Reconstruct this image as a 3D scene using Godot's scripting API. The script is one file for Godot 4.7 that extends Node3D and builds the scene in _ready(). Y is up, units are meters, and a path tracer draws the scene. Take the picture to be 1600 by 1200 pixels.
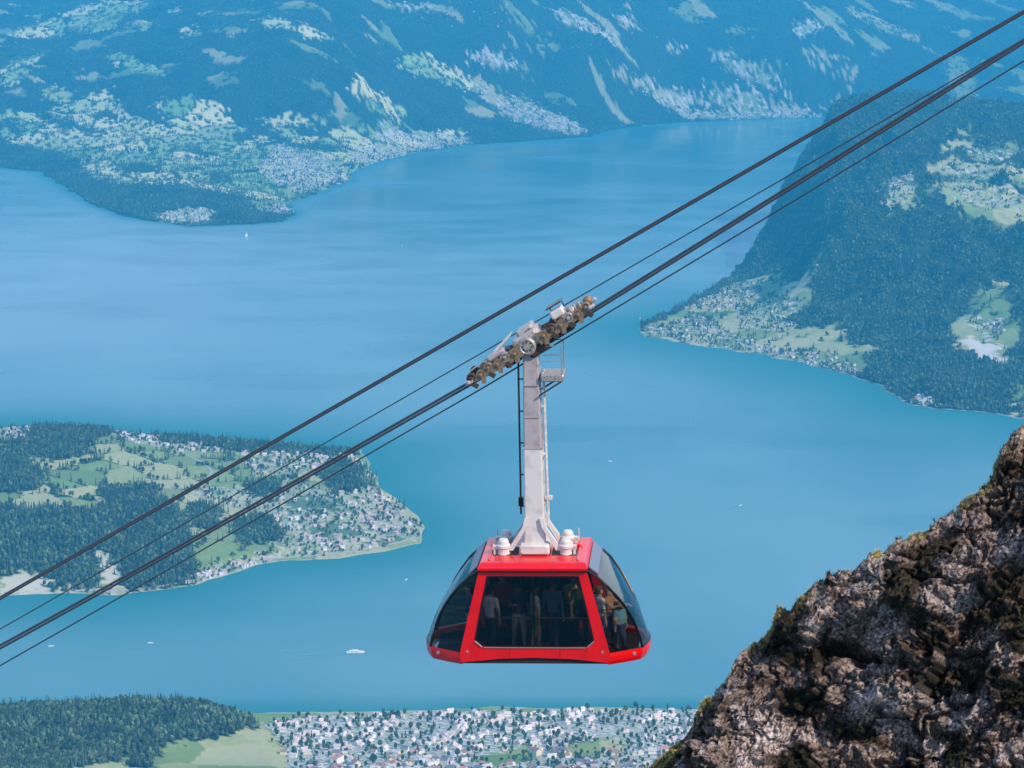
extends Node3D
# A red aerial tramway cabin over a lake between mountains. Metres, y up, the lake lies at y = 0.

var COAST_A := [-4601,-15113,-3627,-14533,-3276,-14100,-2987,-13892,-2704,-13180,-2380,-12371,-2066,-11800,-1674,-11462,-1513,-11509,-1350,-11557,-1225,-11653,-1174,-11900,-1262,-12371,-1125,-12880,-994,-13399,-1012,-13825,-844,-14533,-610,-15033,-269,-15483,137,-15740,556,-16005,687,-16372,870,-16707,1286,-17107,1752,-17315,2273,-17473,2584,-17527,3150,-17580,3862,-17580,9500,-17300,9500,-24000,-8000,-24000,-8000,-14500]
var CTRL_A := [-4601,-15113,3,-3276,-14100,3,-2704,-13180,3,-2066,-11800,3,-1674,-11462,3,-1174,-11900,3,-1262,-12371,3,-994,-13399,3,-610,-15033,3,137,-15740,3,870,-16707,3,1752,-17315,3,2584,-17527,3,3862,-17580,3,-3313,-14644,30,-2657,-13448,45,-2115,-12529,45,-1765,-12109,35,-1501,-12264,25,-1983,-13655,60,-2676,-14192,80,-3277,-15089,90,-1405,-13827,40,-1163,-14320,45,-3725,-16172,420,-3220,-15948,300,-2442,-15376,260,-1772,-15331,220,-1227,-15144,150,-809,-15524,90,-2553,-16150,560,-1699,-15558,600,-1066,-15438,520,-3508,-17470,620,-4466,-19530,830,-2808,-17863,900,-1430,-16672,950,-481,-16698,380,-281,-16223,90,244,-16893,220,472,-16327,80,-196,-17149,930,919,-17863,900,488,-16991,600,1211,-16862,560,1253,-17367,130,2017,-17484,170,2299,-17790,500,2359,-18340,880,3109,-16633,480,3053,-16434,960,3696,-16064,520,3761,-15481,1000,3532,-17481,120,-5500,-19500,1300,-2500,-19800,1360,0,-20200,1364,2500,-21000,1250,5500,-22000,1100,8500,-22500,1200,-7500,-19000,1100]
var COAST_B := [490,-8602,506,-8711,634,-8966,767,-9314,983,-9844,1017,-10022,1090,-10300,1190,-10700,1290,-11200,1420,-11700,1600,-12200,2000,-12700,3600,-13300,5200,-13600,6500,-13000,6500,-8000,4000,-7300,1864,-6953,1673,-7026,1612,-7128,1451,-7175,1336,-7252,1281,-7576,1139,-7849,956,-8082,733,-8265,524,-8456]
var CTRL_B := [490,-8602,3,767,-9314,3,993,-9861,3,1673,-7026,3,1451,-7175,3,1281,-7576,3,956,-8082,3,1103,-10184,100,1219,-10441,190,1355,-10784,300,1478,-11028,430,1589,-11207,540,1688,-11424,660,1773,-11382,680,1963,-11341,690,2163,-11353,640,1289,-9776,110,1172,-9056,35,909,-8816,25,1287,-8747,90,1454,-8221,110,1433,-8904,300,1680,-9626,445,1563,-10551,605,1457,-9821,535,1332,-9095,405,1263,-8887,250,1259,-9226,120,1495,-9426,470,1656,-10207,580,1958,-10398,560,1674,-8799,290,1997,-9131,400,2311,-9953,520,2029,-9705,520,1802,-8162,170,1662,-7808,70,2008,-8570,300,1807,-7630,60,1423,-7380,45,1193,-8077,40,2765,-11257,600,1090,-10300,3,1190,-10700,3,1290,-11200,3,1420,-11700,3,1600,-12200,3,2000,-12700,3,3600,-13300,3,3600,-11200,560,5000,-11000,500,5000,-9500,300,4500,-8200,120]
var COAST_C := [-1492,-5185,-1250,-5160,-1095,-5165,-969,-5160,-882,-5201,-793,-5237,-737,-5301,-654,-5416,-592,-5444,-446,-5473,-334,-5530,-270,-5589,-240,-5607,-232,-5673,-241,-5760,-259,-5862,-289,-5974,-353,-6098,-391,-6248,-432,-6452,-463,-6628,-556,-6652,-720,-6702,-950,-6778,-1098,-6821,-1291,-6873,-1527,-6926,-1651,-6926,-1960,-6926]
var CTRL_C := [-1250,-5160,2,-969,-5160,2,-737,-5301,2,-446,-5473,2,-237,-5625,2,-289,-5974,2,-432,-6452,2,-722,-6719,2,-1098,-6821,2,-1651,-6926,2,-1314,-5448,45,-1117,-5448,45,-909,-5482,35,-1195,-5682,65,-1448,-6049,75,-1282,-6122,75,-1042,-6107,60,-1355,-6490,80,-1107,-6511,55,-840,-6238,45,-657,-6277,35,-780,-5771,40,-611,-5807,30,-438,-5836,22,-502,-5553,14,-667,-5533,20,-503,-6230,28]
var COAST_D := [-1275,-4379,-1074,-4379,-803,-4364,-535,-4360,-441,-4364,-321,-4360,-161,-4371,-54,-4390,134,-4387,349,-4383,537,-4379,805,-4379,900,-3300,-1200,-3300]
var CTRL_D := [-1074,-4379,3,-535,-4360,3,-54,-4390,3,349,-4383,3,671,-4379,3,-1146,-4155,75,-1030,-4200,62,-899,-4191,68,-771,-4193,74,-671,-4210,72,-583,-4226,48,-520,-4232,25,-969,-3935,75,-788,-3935,75,-683,-4039,60,-613,-3978,45,-437,-4056,40,-252,-4102,35,-242,-3921,55,0,-4094,38,252,-4094,38,0,-3921,55,301,-3909,60,-484,-3921,55,-711,-3841,75,-418,-4261,14,-262,-4261,14,0,-4279,14,263,-4279,14,-1000,-3400,260,0,-3400,260,900,-3400,260]
var MEADOW_A := [[-3956,-17690,-3802,-17939,-3587,-18169,-3363,-18384,-2903,-17979,-2861,-17703,-3028,-17631,-3095,-17420,-3214,-17242,-3431,-17601,-3561,-17485,-3857,-17460,-3974,-17539], [-3043,-17262,-2798,-17292,-2704,-17005,-2809,-16894,-2984,-17061], [-3765,-16355,-3690,-16671,-3551,-16938,-3494,-16699,-3562,-16399,-3586,-16055,-3708,-16090], [-3037,-16516,-2951,-16571,-2671,-16158,-2446,-15919,-2442,-15826,-2699,-16031,-2936,-16335], [-3410,-15981,-3300,-16133,-3143,-15907,-3135,-15742,-3315,-15845], [-1914,-16504,-1740,-16427,-1491,-16258,-1304,-16230,-1274,-16146,-1479,-16110,-1771,-16266], [-2519,-16741,-2388,-16669,-2306,-16413,-2440,-16520], [-2686,-17448,-2593,-17431,-2507,-17180,-2604,-17165], [-3627,-15700,-3379,-15591,-3141,-15772,-2901,-15848,-2609,-15444,-2402,-15472,-2233,-15485,-2018,-15359,-1805,-15228,-1583,-15220,-1402,-15147,-1182,-15128,-963,-15120,-721,-15577,-299,-15918,-292,-15516,-610,-15033,-844,-14533,-976,-13992,-994,-13399,-1251,-12446,-1183,-11921,-1401,-12004,-1531,-12217,-1692,-12634,-1986,-12881,-2262,-12956,-2582,-13457,-2742,-13993,-2973,-14438,-3170,-14778,-3480,-15016], [-1943,-11890,-1756,-12045,-1599,-11921,-1591,-11592,-1720,-11550,-1891,-11671], [-831,-16514,-697,-16736,-530,-16758,-289,-16745,-120,-16701,0,-16674,-48,-16540,-239,-16571,-477,-16569,-664,-16483,-802,-16405], [300,-17453,452,-17540,651,-17468,879,-17497,798,-17367,547,-17339,348,-17357], [785,-17702,966,-17765,1070,-17779,858,-17619], [736,-17040,916,-17193,1208,-17465,1465,-17517,1617,-17504,1409,-17429,1042,-17205,785,-17038], [1589,-17849,1746,-17875,1942,-17771,2220,-17715,2218,-17690,1988,-17699,1786,-17730,1611,-17787], [2282,-17858,2474,-17950,2683,-17951,2835,-17902,2728,-17879,2465,-17866], [1520,-17573,1779,-17632,2034,-17631,2183,-17583,1922,-17508,1619,-17527], [2818,-18956,3032,-18922,3233,-18806,3431,-18688,3361,-18592,3089,-18575,2828,-18643], [1144,-17715,1277,-17806,1407,-17815,1275,-17759], [-191,-16588,96,-16701,382,-16544,591,-16344,465,-16043,187,-16195,-95,-16436], [1304,-17369,2240,-17636,2466,-17596,2273,-17473,1756,-17352,1317,-17196], [2287,-18149,2506,-18231,2548,-18141,2322,-17989], [-387,-16812,-243,-16897,0,-16949,122,-16951,-49,-16860,-290,-16807], [-1150,-15345,-909,-15763,-731,-15812,-889,-15374,-1059,-15289], [98,-17116,246,-17151,488,-16988,392,-17046], [3624,-18555,3774,-18496,3772,-17916,3589,-17752,3515,-17931], [-980,-17140,-688,-17191,-540,-17146,-784,-17127], [1249,-18202,1511,-18204,1559,-18145,1349,-18137], [1764,-18106,1966,-18044,1936,-17999,1785,-18043]]
var WOOD_A := [[-3389,-15756,-3148,-15446,-2789,-15055,-2792,-14948,-3084,-15229,-3314,-15491], [-2918,-15542,-2696,-15287,-2629,-15148,-2813,-15325], [-2839,-15747,-2621,-15526,-2383,-15271,-2346,-15162,-2566,-15309,-2791,-15596], [-2757,-15529,-2559,-15410,-2272,-15104,-2307,-15044,-2580,-15257], [-1995,-15359,-1815,-15315,-1610,-15030,-1456,-14780,-1289,-14823,-1113,-14765,-1187,-14615,-1402,-14652,-1636,-14865,-1785,-15044,-1912,-15203], [-1906,-14961,-1763,-15044,-1721,-14857,-1840,-14768], [-2452,-13730,-2284,-13800,-2162,-13661,-2191,-13464,-2389,-13479], [-1867,-13386,-1785,-13505,-1684,-13164,-1755,-12977], [-1639,-12506,-1552,-12695,-1486,-12438,-1542,-12158], [-2015,-13606,-1945,-13668,-1926,-13475,-1988,-13467], [-3575,-15561,-3403,-15379,-3341,-15144,-3467,-15260], [-1574,-15116,-1308,-15070,-1215,-14986,-1430,-14968], [-2114,-14586,-1950,-14302,-1958,-14115,-2102,-14382]]
var MEADOW_B := [[510,-8637,628,-8873,789,-9245,999,-9720,1160,-9416,1235,-9055,1221,-8848,1181,-9136,1212,-8766,1174,-8669,1086,-8567,1123,-8367,1258,-8363,1271,-8203,1226,-8059,1347,-7996,1292,-7795,1234,-7708,1140,-7857,957,-8090,733,-8273,508,-8482], [1924,-8403,1874,-8210,1872,-7975,1816,-7817,1729,-7645,1656,-7708,1608,-7964,1658,-8104,1793,-8309,1870,-8426], [1738,-9328,1947,-9569,2094,-9470,2208,-9302,2148,-8912,1995,-8992,1825,-9136], [1847,-9709,2000,-9844,2167,-9820,2307,-9680,2253,-9444,2053,-9542,1885,-9607], [1962,-10104,2089,-10302,2136,-10093,2307,-10203,2361,-10181,2326,-10022,2123,-9883,1964,-9957], [2037,-10507,2134,-10537,2170,-10411,2080,-10407], [1646,-9678,1781,-9734,1682,-9158,1560,-9063,1564,-9259], [1711,-7396,1771,-7468,1676,-7040,1655,-7085]]
var BARE_B := [[1348,-7381,1391,-7319,1456,-7204,1357,-7247], [1644,-7956,1701,-7888,1777,-7831,1728,-7682,1688,-7707,1652,-7813]]
var WOOD_C := [[-1373,-5714,-1271,-5720,-1092,-5726,-1105,-5847,-1031,-5928,-969,-5876,-922,-5794,-872,-5691,-829,-5499,-796,-5319,-810,-5249,-883,-5208,-946,-5209,-964,-5272,-997,-5326,-1034,-5399,-1060,-5407,-1071,-5375,-1026,-5304,-1010,-5213,-1023,-5197,-1134,-5202,-1173,-5242,-1173,-5279,-1218,-5303,-1268,-5240,-1457,-5236,-1591,-5757], [-1805,-6578,-1447,-6426,-1552,-6998,-1441,-7017,-1305,-6953,-1241,-6605,-1257,-6433,-1237,-6274,-1331,-6187,-1404,-6222,-1427,-6115,-1722,-6261], [-1480,-6192,-1384,-6129,-1315,-6062,-1304,-5920,-1352,-5857,-1632,-5916,-1722,-6261], [-1133,-5907,-1068,-5940,-1002,-5968,-981,-5841,-1044,-5796,-1116,-5813], [-872,-5806,-825,-5847,-780,-5769,-771,-5633,-809,-5600,-852,-5668], [-741,-5666,-692,-5759,-639,-5741,-606,-5588,-650,-5533,-710,-5547], [-1091,-6717,-794,-6648,-474,-6615,-479,-6549,-643,-6529,-774,-6475,-877,-6527,-1064,-6547], [-558,-6215,-502,-6455,-458,-6387,-416,-6179,-444,-6041,-505,-6020], [-758,-6024,-659,-6117,-663,-5978,-729,-5931], [-938,-5255,-806,-5335,-793,-5237,-884,-5217]]
var VINE_C := [[-639,-5919,-539,-5996,-471,-5928,-481,-5826,-596,-5836], [-546,-5674,-466,-5743,-390,-5687,-406,-5621,-507,-5612], [-411,-5570,-306,-5649,-271,-5623,-368,-5553]]
var BARE_C := [[-1268,-5240,-1214,-5285,-1170,-5242,-1142,-5202,-1098,-5180,-1253,-5171], [-1072,-5383,-1043,-5402,-986,-5308,-955,-5218,-988,-5180,-1026,-5304]]
var WOOD_D := [[-1218,-4181,-1057,-4311,-846,-4250,-692,-4262,-617,-4285,-541,-4249,-515,-4194,-567,-4102,-624,-4056,-681,-4024,-685,-3975,-728,-3938,-824,-3817,-816,-3573,-988,-3372], [-717,-3943,-678,-4004,-673,-3897,-718,-3881]]
var MEADOW_D := [[-674,-3980,-622,-4048,-499,-4166,-451,-4074,-395,-3769,-654,-3786], [-62,-4010,38,-4082,49,-3984,-48,-3902], [100,-4076,204,-4147,239,-4093,159,-3977,111,-4005]]
var TOWN_A := [[-1582,-14755,-1414,-14790,-1062,-14057,-1047,-13328,-1272,-12848,-1468,-13285,-1594,-13723], [-1083,-14643,-1001,-15026,-721,-15577,-321,-15829,-294,-15625,-695,-14977,-942,-14100], [-143,-16573,145,-16710,571,-16450,535,-16072,233,-16128,-47,-16406], [2028,-17552,2444,-17631,2455,-17515,2016,-17433], [1303,-17352,2028,-17552,2016,-17433,1290,-17161], [-1958,-11987,-1645,-12005,-1574,-11593,-1870,-11646], [-1368,-12350,-1226,-12371,-1178,-11950,-1283,-11887], [-388,-16869,0,-16974,122,-16951,-290,-16783], [2260,-18145,2562,-18253,2545,-18108,2298,-18009], [-3603,-15587,-2214,-15334,-1554,-14093,-1711,-12779,-2603,-13571,-3480,-15016], [-757,-16449,-192,-16674,-48,-16578,-476,-16523], [300,-17453,1019,-17797,2573,-17892,2192,-17685,990,-17166,295,-17162], [-981,-17161,0,-17307,0,-17062,-874,-16953]]
var TOWN_COUNT_A := [420,420,330,160,90,120,60,120,60,110,60,160,60]
var TOWN_B := [[513,-8557,764,-8942,848,-8453,975,-8248,957,-8090,733,-8273], [756,-9168,986,-9588,1102,-9385,1027,-9190,790,-8942], [937,-9089,1185,-8756,1060,-8355,907,-8545], [970,-8204,1178,-7964,1283,-7736,1234,-7708,956,-8082], [1502,-9384,1754,-9740,1716,-9325,1591,-9092], [1673,-8110,1849,-8040,1760,-7837], [1357,-7370,1408,-7294,1455,-7197,1348,-7257], [1995,-10120,2349,-10126,2130,-9129,1890,-9267]]
var TOWN_COUNT_B := [85,55,22,70,45,12,14,10]
var TOWN_C := [[-1275,-6738,-894,-6663,-819,-6529,-955,-6394,-1160,-6480], [-1624,-6811,-1543,-6953,-1437,-6422,-1543,-6464], [-894,-6663,-473,-6599,-468,-6526,-805,-6416], [-636,-6449,-470,-6550,-423,-6279,-473,-6064,-598,-6247], [-795,-6336,-636,-6449,-594,-6206,-735,-6137], [-893,-5959,-656,-6082,-435,-6044,-339,-5950,-417,-5782,-627,-5801,-825,-5847], [-695,-5787,-421,-5840,-281,-5840,-239,-5659,-400,-5523,-610,-5461,-634,-5536], [-842,-5253,-806,-5335,-629,-5493,-608,-5446,-737,-5301,-808,-5236], [-442,-6144,-364,-6069,-279,-5805,-349,-5803], [-1101,-5197,-973,-5180,-969,-5160,-1096,-5168]]
var TOWN_COUNT_C := [75,36,34,42,20,34,95,40,36,3]
var TOWN_D := [[-424,-4325,-133,-4342,388,-4363,317,-3538,-384,-3766,-470,-4138,-513,-4232]]
var TOWN_COUNT_D := [560]
var ROAD_C := [[-1084,-5191,-944,-5195,-783,-5284,-657,-5438,-464,-5498,-288,-5616,-259,-5747,-359,-5975,-450,-6271], [-1222,-6449,-1037,-6435,-870,-6185,-889,-5927,-750,-5959,-594,-6008,-421,-5840,-275,-5720], [-764,-6736,-649,-6194,-644,-5797,-535,-5548]]
var ROAD_D := [[-499,-4285,-368,-4282,-209,-4256,-53,-4282,131,-4261,368,-4279], [-397,-3906,-299,-4049,-201,-4080,-123,-3986,-47,-3847], [-214,-3863,-179,-4152,-130,-4243], [47,-3832,75,-4075,229,-4146,355,-4129]]
var RIDGE := [-4.52,1625.69,-47.93,-1.51,1627.17,-48.25,0.90,1628.20,-48.47,2.11,1629.30,-48.71,2.79,1629.89,-48.84,3.17,1630.19,-48.91,3.77,1630.55,-48.99,4.14,1630.92,-49.07,4.52,1631.51,-49.19,4.97,1631.95,-49.29,5.20,1632.47,-49.40,5.65,1632.98,-49.51,6.03,1633.28,-49.58,6.22,1633.72,-49.68,6.71,1633.91,-49.72,7.39,1634.46,-49.84,7.54,1634.60,-49.87,8.21,1634.75,-49.90,8.52,1635.00,-49.95,9.12,1635.34,-50.03,9.65,1635.56,-50.08,10.25,1635.86,-50.14,10.70,1636.30,-50.24,11.23,1636.67,-50.32,11.53,1637.26,-50.44,11.61,1637.48,-50.49,12.06,1637.92,-50.59,12.96,1638.65,-50.75,15.07,1640.13,-51.07,18.09,1641.89,-51.45,21.10,1644.10,-51.93,24.87,1645.58,-52.25,28.64,1647.79,-52.73]
var BOATS := [-353,-4735,521,-8837,641,-5981,297,-6483,-264,-5285,-826,-4801,-1347,-11099,233,-16806,-543,-10778,-1048,-4779]
const CAR_AT := Vector3(0.626, 1632.008, -51.349)
const CAR_YAW := -5.0
const CAR_ROLL := 1.5

var used := {}
var rng := RandomNumberGenerator.new()

# ------------------------------------------------------------------ naming helpers
func numbered(called: String) -> String:
	if not used.has(called):
		used[called] = 0
		return called
	used[called] += 1
	return "%s_%03d" % [called, used[called]]

func tag(o: Node, label: String, category: String, group := "", kind := "") -> Node:
	o.set_meta("label", label)
	o.set_meta("category", category)
	if group != "":
		o.set_meta("group", group)
	if kind != "":
		o.set_meta("kind", kind)
	return o

func thing(called: String, label: String, category: String, at := Vector3.ZERO, group := "") -> Node3D:
	var o := Node3D.new()
	o.name = numbered(called)
	add_child(o)
	o.position = at
	tag(o, label, category, group)
	return o

func put(called: String, mesh: Mesh, mat: Material, parent: Node = null) -> MeshInstance3D:
	var o := MeshInstance3D.new()
	o.mesh = mesh
	if mat != null:
		o.material_override = mat
	if parent == null:
		o.name = numbered(called)
		add_child(o)
	else:
		o.name = called
		parent.add_child(o, true)
	return o

func copy(root: Node3D, at: Vector3, turn: float, size: Vector3, label: String) -> Node3D:
	var c := root.duplicate()
	c.name = numbered(String(root.get_meta("stem")))
	add_child(c)
	c.position = at
	c.rotation.y = turn
	c.scale = size
	c.set_meta("label", label)
	return c

# ------------------------------------------------------------------ materials
func lin(r: float, g: float, b: float) -> Color:
	return Color(r, g, b).linear_to_srgb()

func mat(c: Color, rough := 0.6, metal := 0.0, spec := 0.5) -> StandardMaterial3D:
	var m := StandardMaterial3D.new()
	m.albedo_color = c
	m.roughness = rough
	m.metallic = metal
	m.metallic_specular = spec
	return m

func vmat(rough := 0.9, spec := 0.3) -> StandardMaterial3D:
	var m := mat(Color.WHITE, rough, 0.0, spec)
	m.vertex_color_use_as_albedo = true
	return m

func noise(kind: int, freq: float, octaves := 4, sd := 1) -> FastNoiseLite:
	var n := FastNoiseLite.new()
	n.noise_type = kind
	n.frequency = freq
	n.seed = sd
	n.fractal_octaves = octaves
	n.fractal_type = FastNoiseLite.FRACTAL_FBM if octaves > 1 else FastNoiseLite.FRACTAL_NONE
	return n

func ntex(n: FastNoiseLite, size: int, colors: Array, stops: Array, as_normal := false, bump := 4.0) -> NoiseTexture2D:
	var t := NoiseTexture2D.new()
	t.width = size
	t.height = size
	t.seamless = true
	t.noise = n
	if as_normal:
		t.as_normal_map = true
		t.bump_strength = bump
	elif colors.size() > 0:
		var g := Gradient.new()
		g.offsets = PackedFloat32Array(stops)
		g.colors = PackedColorArray(colors)
		t.color_ramp = g
	return t

func grime(base: Color, dark: Color, freq: float, scale: float, rough := 0.5, metal := 0.0) -> StandardMaterial3D:
	# painted or bare metal with faint uneven dirt
	var m := mat(Color.WHITE, rough, metal)
	m.albedo_texture = ntex(noise(FastNoiseLite.TYPE_SIMPLEX, freq, 5, 7), 256, [dark, base, base], [0.0, 0.45, 1.0])
	m.uv1_triplanar = true
	m.uv1_scale = Vector3.ONE * scale
	return m

# ------------------------------------------------------------------ mesh helpers
func begin() -> SurfaceTool:
	var st := SurfaceTool.new()
	st.begin(Mesh.PRIMITIVE_TRIANGLES)
	st.set_smooth_group(-1)
	return st

func done(st: SurfaceTool) -> ArrayMesh:
	st.generate_normals()
	return st.commit()

func tri(st: SurfaceTool, a: Vector3, b: Vector3, c: Vector3) -> void:
	st.add_vertex(a)
	st.add_vertex(b)
	st.add_vertex(c)

func quad(st: SurfaceTool, a: Vector3, b: Vector3, c: Vector3, d: Vector3) -> void:
	tri(st, a, b, c)
	tri(st, a, c, d)

func hexa(st: SurfaceTool, p: Array) -> void:
	# p: bottom ring 0-3 and top ring 4-7, both counterclockwise seen from above
	quad(st, p[0], p[1], p[2], p[3])
	quad(st, p[7], p[6], p[5], p[4])
	for i in 4:
		var j := (i + 1) % 4
		quad(st, p[i], p[i + 4], p[j + 4], p[j])

func box(st: SurfaceTool, c: Vector3, s: Vector3, basis := Basis.IDENTITY) -> void:
	var h := s / 2.0
	var p := []
	for y in [-1, 1]:
		for q in [[-1, 1], [1, 1], [1, -1], [-1, -1]]:
			p.append(c + basis * Vector3(h.x * q[0], h.y * y, h.z * q[1]))
	hexa(st, p)

func bevel_box(st: SurfaceTool, c: Vector3, s: Vector3, b: float, basis := Basis.IDENTITY) -> void:
	# a box whose vertical section is an octagon and whose ends are chamfered
	var h := s / 2.0
	var rings := []
	for k in [[-h.z, b], [-h.z + b, 0.0], [h.z - b, 0.0], [h.z, b]]:
		var hx: float = h.x - k[1]
		var hy: float = h.y - k[1]
		var ring := []
		for q in [[-hx + b, -hy], [hx - b, -hy], [hx, -hy + b], [hx, hy - b], [hx - b, hy], [-hx + b, hy], [-hx, hy - b], [-hx, -hy + b]]:
			ring.append(c + basis * Vector3(q[0], q[1], k[0]))
		rings.append(ring)
	loft(st, rings, true)

func loft(st: SurfaceTool, rings: Array, caps := false, closed := true) -> void:
	for r in rings.size() - 1:
		var a: Array = rings[r]
		var b: Array = rings[r + 1]
		var n := a.size()
		for i in (n if closed else n - 1):
			var j := (i + 1) % n
			quad(st, a[i], b[i], b[j], a[j])
	if caps:
		var f: Array = rings[0]
		var l: Array = rings[-1]
		for i in range(1, f.size() - 1):
			tri(st, f[0], f[i], f[i + 1])
			tri(st, l[0], l[i + 1], l[i])

func frame_to(dir: Vector3) -> Basis:
	var z := dir.normalized()
	var x := (Vector3.UP if absf(z.y) < 0.95 else Vector3.RIGHT).cross(z).normalized()
	return Basis(x, z.cross(x), z)

func tube(st: SurfaceTool, pts: Array, radii: Array, sides := 8) -> void:
	var rings := []
	for i in pts.size():
		var d: Vector3 = pts[mini(i + 1, pts.size() - 1)] - pts[maxi(i - 1, 0)]
		var f := frame_to(d)
		var ring := []
		for k in sides:
			var a := TAU * k / sides
			ring.append(pts[i] + (f.x * cos(a) + f.y * sin(a)) * radii[mini(i, radii.size() - 1)])
		rings.append(ring)
	loft(st, rings, true)

func bar(st: SurfaceTool, a: Vector3, b: Vector3, r: float, sides := 8) -> void:
	tube(st, [a, b], [r, r], sides)

func lathe(st: SurfaceTool, at: Vector3, axis: Vector3, profile: Array, sides := 24) -> void:
	# profile: pairs [radius, along the axis]
	var f := frame_to(axis)
	var rings := []
	for p in profile:
		var ring := []
		for k in sides:
			var a := TAU * k / sides
			ring.append(at + (f.x * cos(a) + f.y * sin(a)) * p[0] + f.z * p[1])
		rings.append(ring)
	loft(st, rings, true)

func ring_panel(st: SurfaceTool, outer: Array, inner: Array, depth: Vector3) -> void:
	# a frame between two loops with the same number of corners, given thickness
	var n := outer.size()
	for i in n:
		var j := (i + 1) % n
		quad(st, outer[i], outer[j], inner[j], inner[i])
		quad(st, outer[i] + depth, inner[i] + depth, inner[j] + depth, outer[j] + depth)
		quad(st, outer[i], outer[i] + depth, outer[j] + depth, outer[j])
		quad(st, inner[i], inner[j], inner[j] + depth, inner[i] + depth)

func slab(st: SurfaceTool, loop: Array, depth: Vector3) -> void:
	# a flat polygon (star-shaped about its middle) with thickness
	var c := Vector3.ZERO
	for p in loop:
		c += p
	c /= loop.size()
	for i in loop.size():
		var j := (i + 1) % loop.size()
		tri(st, c, loop[i], loop[j])
		tri(st, c + depth, loop[j] + depth, loop[i] + depth)
		quad(st, loop[i], loop[i] + depth, loop[j] + depth, loop[j])

# ------------------------------------------------------------------ land
class Land:
	var x0 := 0.0
	var z0 := 0.0
	var cell := 10.0
	var nx := 0
	var nz := 0
	var heights := PackedFloat32Array()
	var codes := PackedByteArray()
	func height(x: float, z: float) -> float:
		var u := (x - x0) / cell
		var v := (z - z0) / cell
		var i := clampi(int(u), 0, nx - 2)
		var j := clampi(int(v), 0, nz - 2)
		u = clampf(u - i, 0, 1)
		v = clampf(v - j, 0, 1)
		var k := j * nx + i
		return lerpf(lerpf(heights[k], heights[k + 1], u), lerpf(heights[k + nx], heights[k + nx + 1], u), v)
	func code(x: float, z: float) -> int:
		var i := roundi((x - x0) / cell)
		var j := roundi((z - z0) / cell)
		if i < 0 or j < 0 or i >= nx or j >= nz:
			return 255
		return codes[j * nx + i]

class Area:
	var pts := PackedVector2Array()
	var lo := Vector2.ZERO
	var hi := Vector2.ZERO
	func _init(flat: Array) -> void:
		for i in range(0, flat.size(), 2):
			pts.append(Vector2(flat[i], flat[i + 1]))
		lo = pts[0]
		hi = pts[0]
		for p in pts:
			lo = lo.min(p)
			hi = hi.max(p)
	func has(p: Vector2) -> bool:
		if p.x < lo.x or p.y < lo.y or p.x > hi.x or p.y > hi.y:
			return false
		return Geometry2D.is_point_in_polygon(p, pts)
	func distance(p: Vector2) -> float:
		# signed, positive inside
		var best := 1e12
		var n := pts.size()
		for i in n:
			var a := pts[i]
			var e := pts[(i + 1) % n] - a
			var v := p - a
			var t := clampf(v.dot(e) / maxf(e.length_squared(), 0.001), 0.0, 1.0)
			best = minf(best, (v - e * t).length_squared())
		best = sqrt(best)
		return best if Geometry2D.is_point_in_polygon(p, pts) else -best

func areas(lists: Array) -> Array:
	var out := []
	for l in lists:
		out.append(Area.new(l))
	return out

func inside(list: Array, p: Vector2) -> bool:
	for a in list:
		if a.has(p):
			return true
	return false

class Spline:
	# a surface through control points (linear kernel), solved once
	var px := PackedFloat64Array()
	var pz := PackedFloat64Array()
	var w := PackedFloat64Array()
	var n := 0
	func _init(flat: Array) -> void:
		n = flat.size() / 3
		var m := n + 1
		var a := []
		for i in n:
			px.append(flat[3 * i] / 1000.0)
			pz.append(flat[3 * i + 1] / 1000.0)
		for i in m:
			var row := PackedFloat64Array()
			row.resize(m + 1)
			for j in m:
				if i < n and j < n:
					row[j] = -Vector2(px[i] - px[j], pz[i] - pz[j]).length()
				elif i != j:
					row[j] = 1.0
			row[m] = float(flat[3 * i + 2]) if i < n else 0.0
			a.append(row)
		for i in m:
			var best := i
			for r in range(i + 1, m):
				if absf(a[r][i]) > absf(a[best][i]):
					best = r
			var keep = a[i]
			a[i] = a[best]
			a[best] = keep
			var top: PackedFloat64Array = a[i]
			for r in range(i + 1, m):
				var row: PackedFloat64Array = a[r]
				var f := row[i] / top[i]
				if f != 0.0:
					for c in range(i, m + 1):
						row[c] -= f * top[c]
					a[r] = row
		w.resize(m)
		for i in range(m - 1, -1, -1):
			var s: float = a[i][m]
			for c in range(i + 1, m):
				s -= a[i][c] * w[c]
			w[i] = s / a[i][i]
	func at(x: float, z: float) -> float:
		x /= 1000.0
		z /= 1000.0
		var s := w[n]
		for i in n:
			var dx := px[i] - x
			var dz := pz[i] - z
			s -= w[i] * sqrt(dx * dx + dz * dz)
		return s

const WOOD := 0
const MEADOW := 1
const VINES := 2
const BARE := 3
const TOWN := 4
const WATER := 9

func seen(x: float, z: float, more := 200.0) -> bool:
	return absf(x) < absf(z) * 0.262 + more

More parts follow.
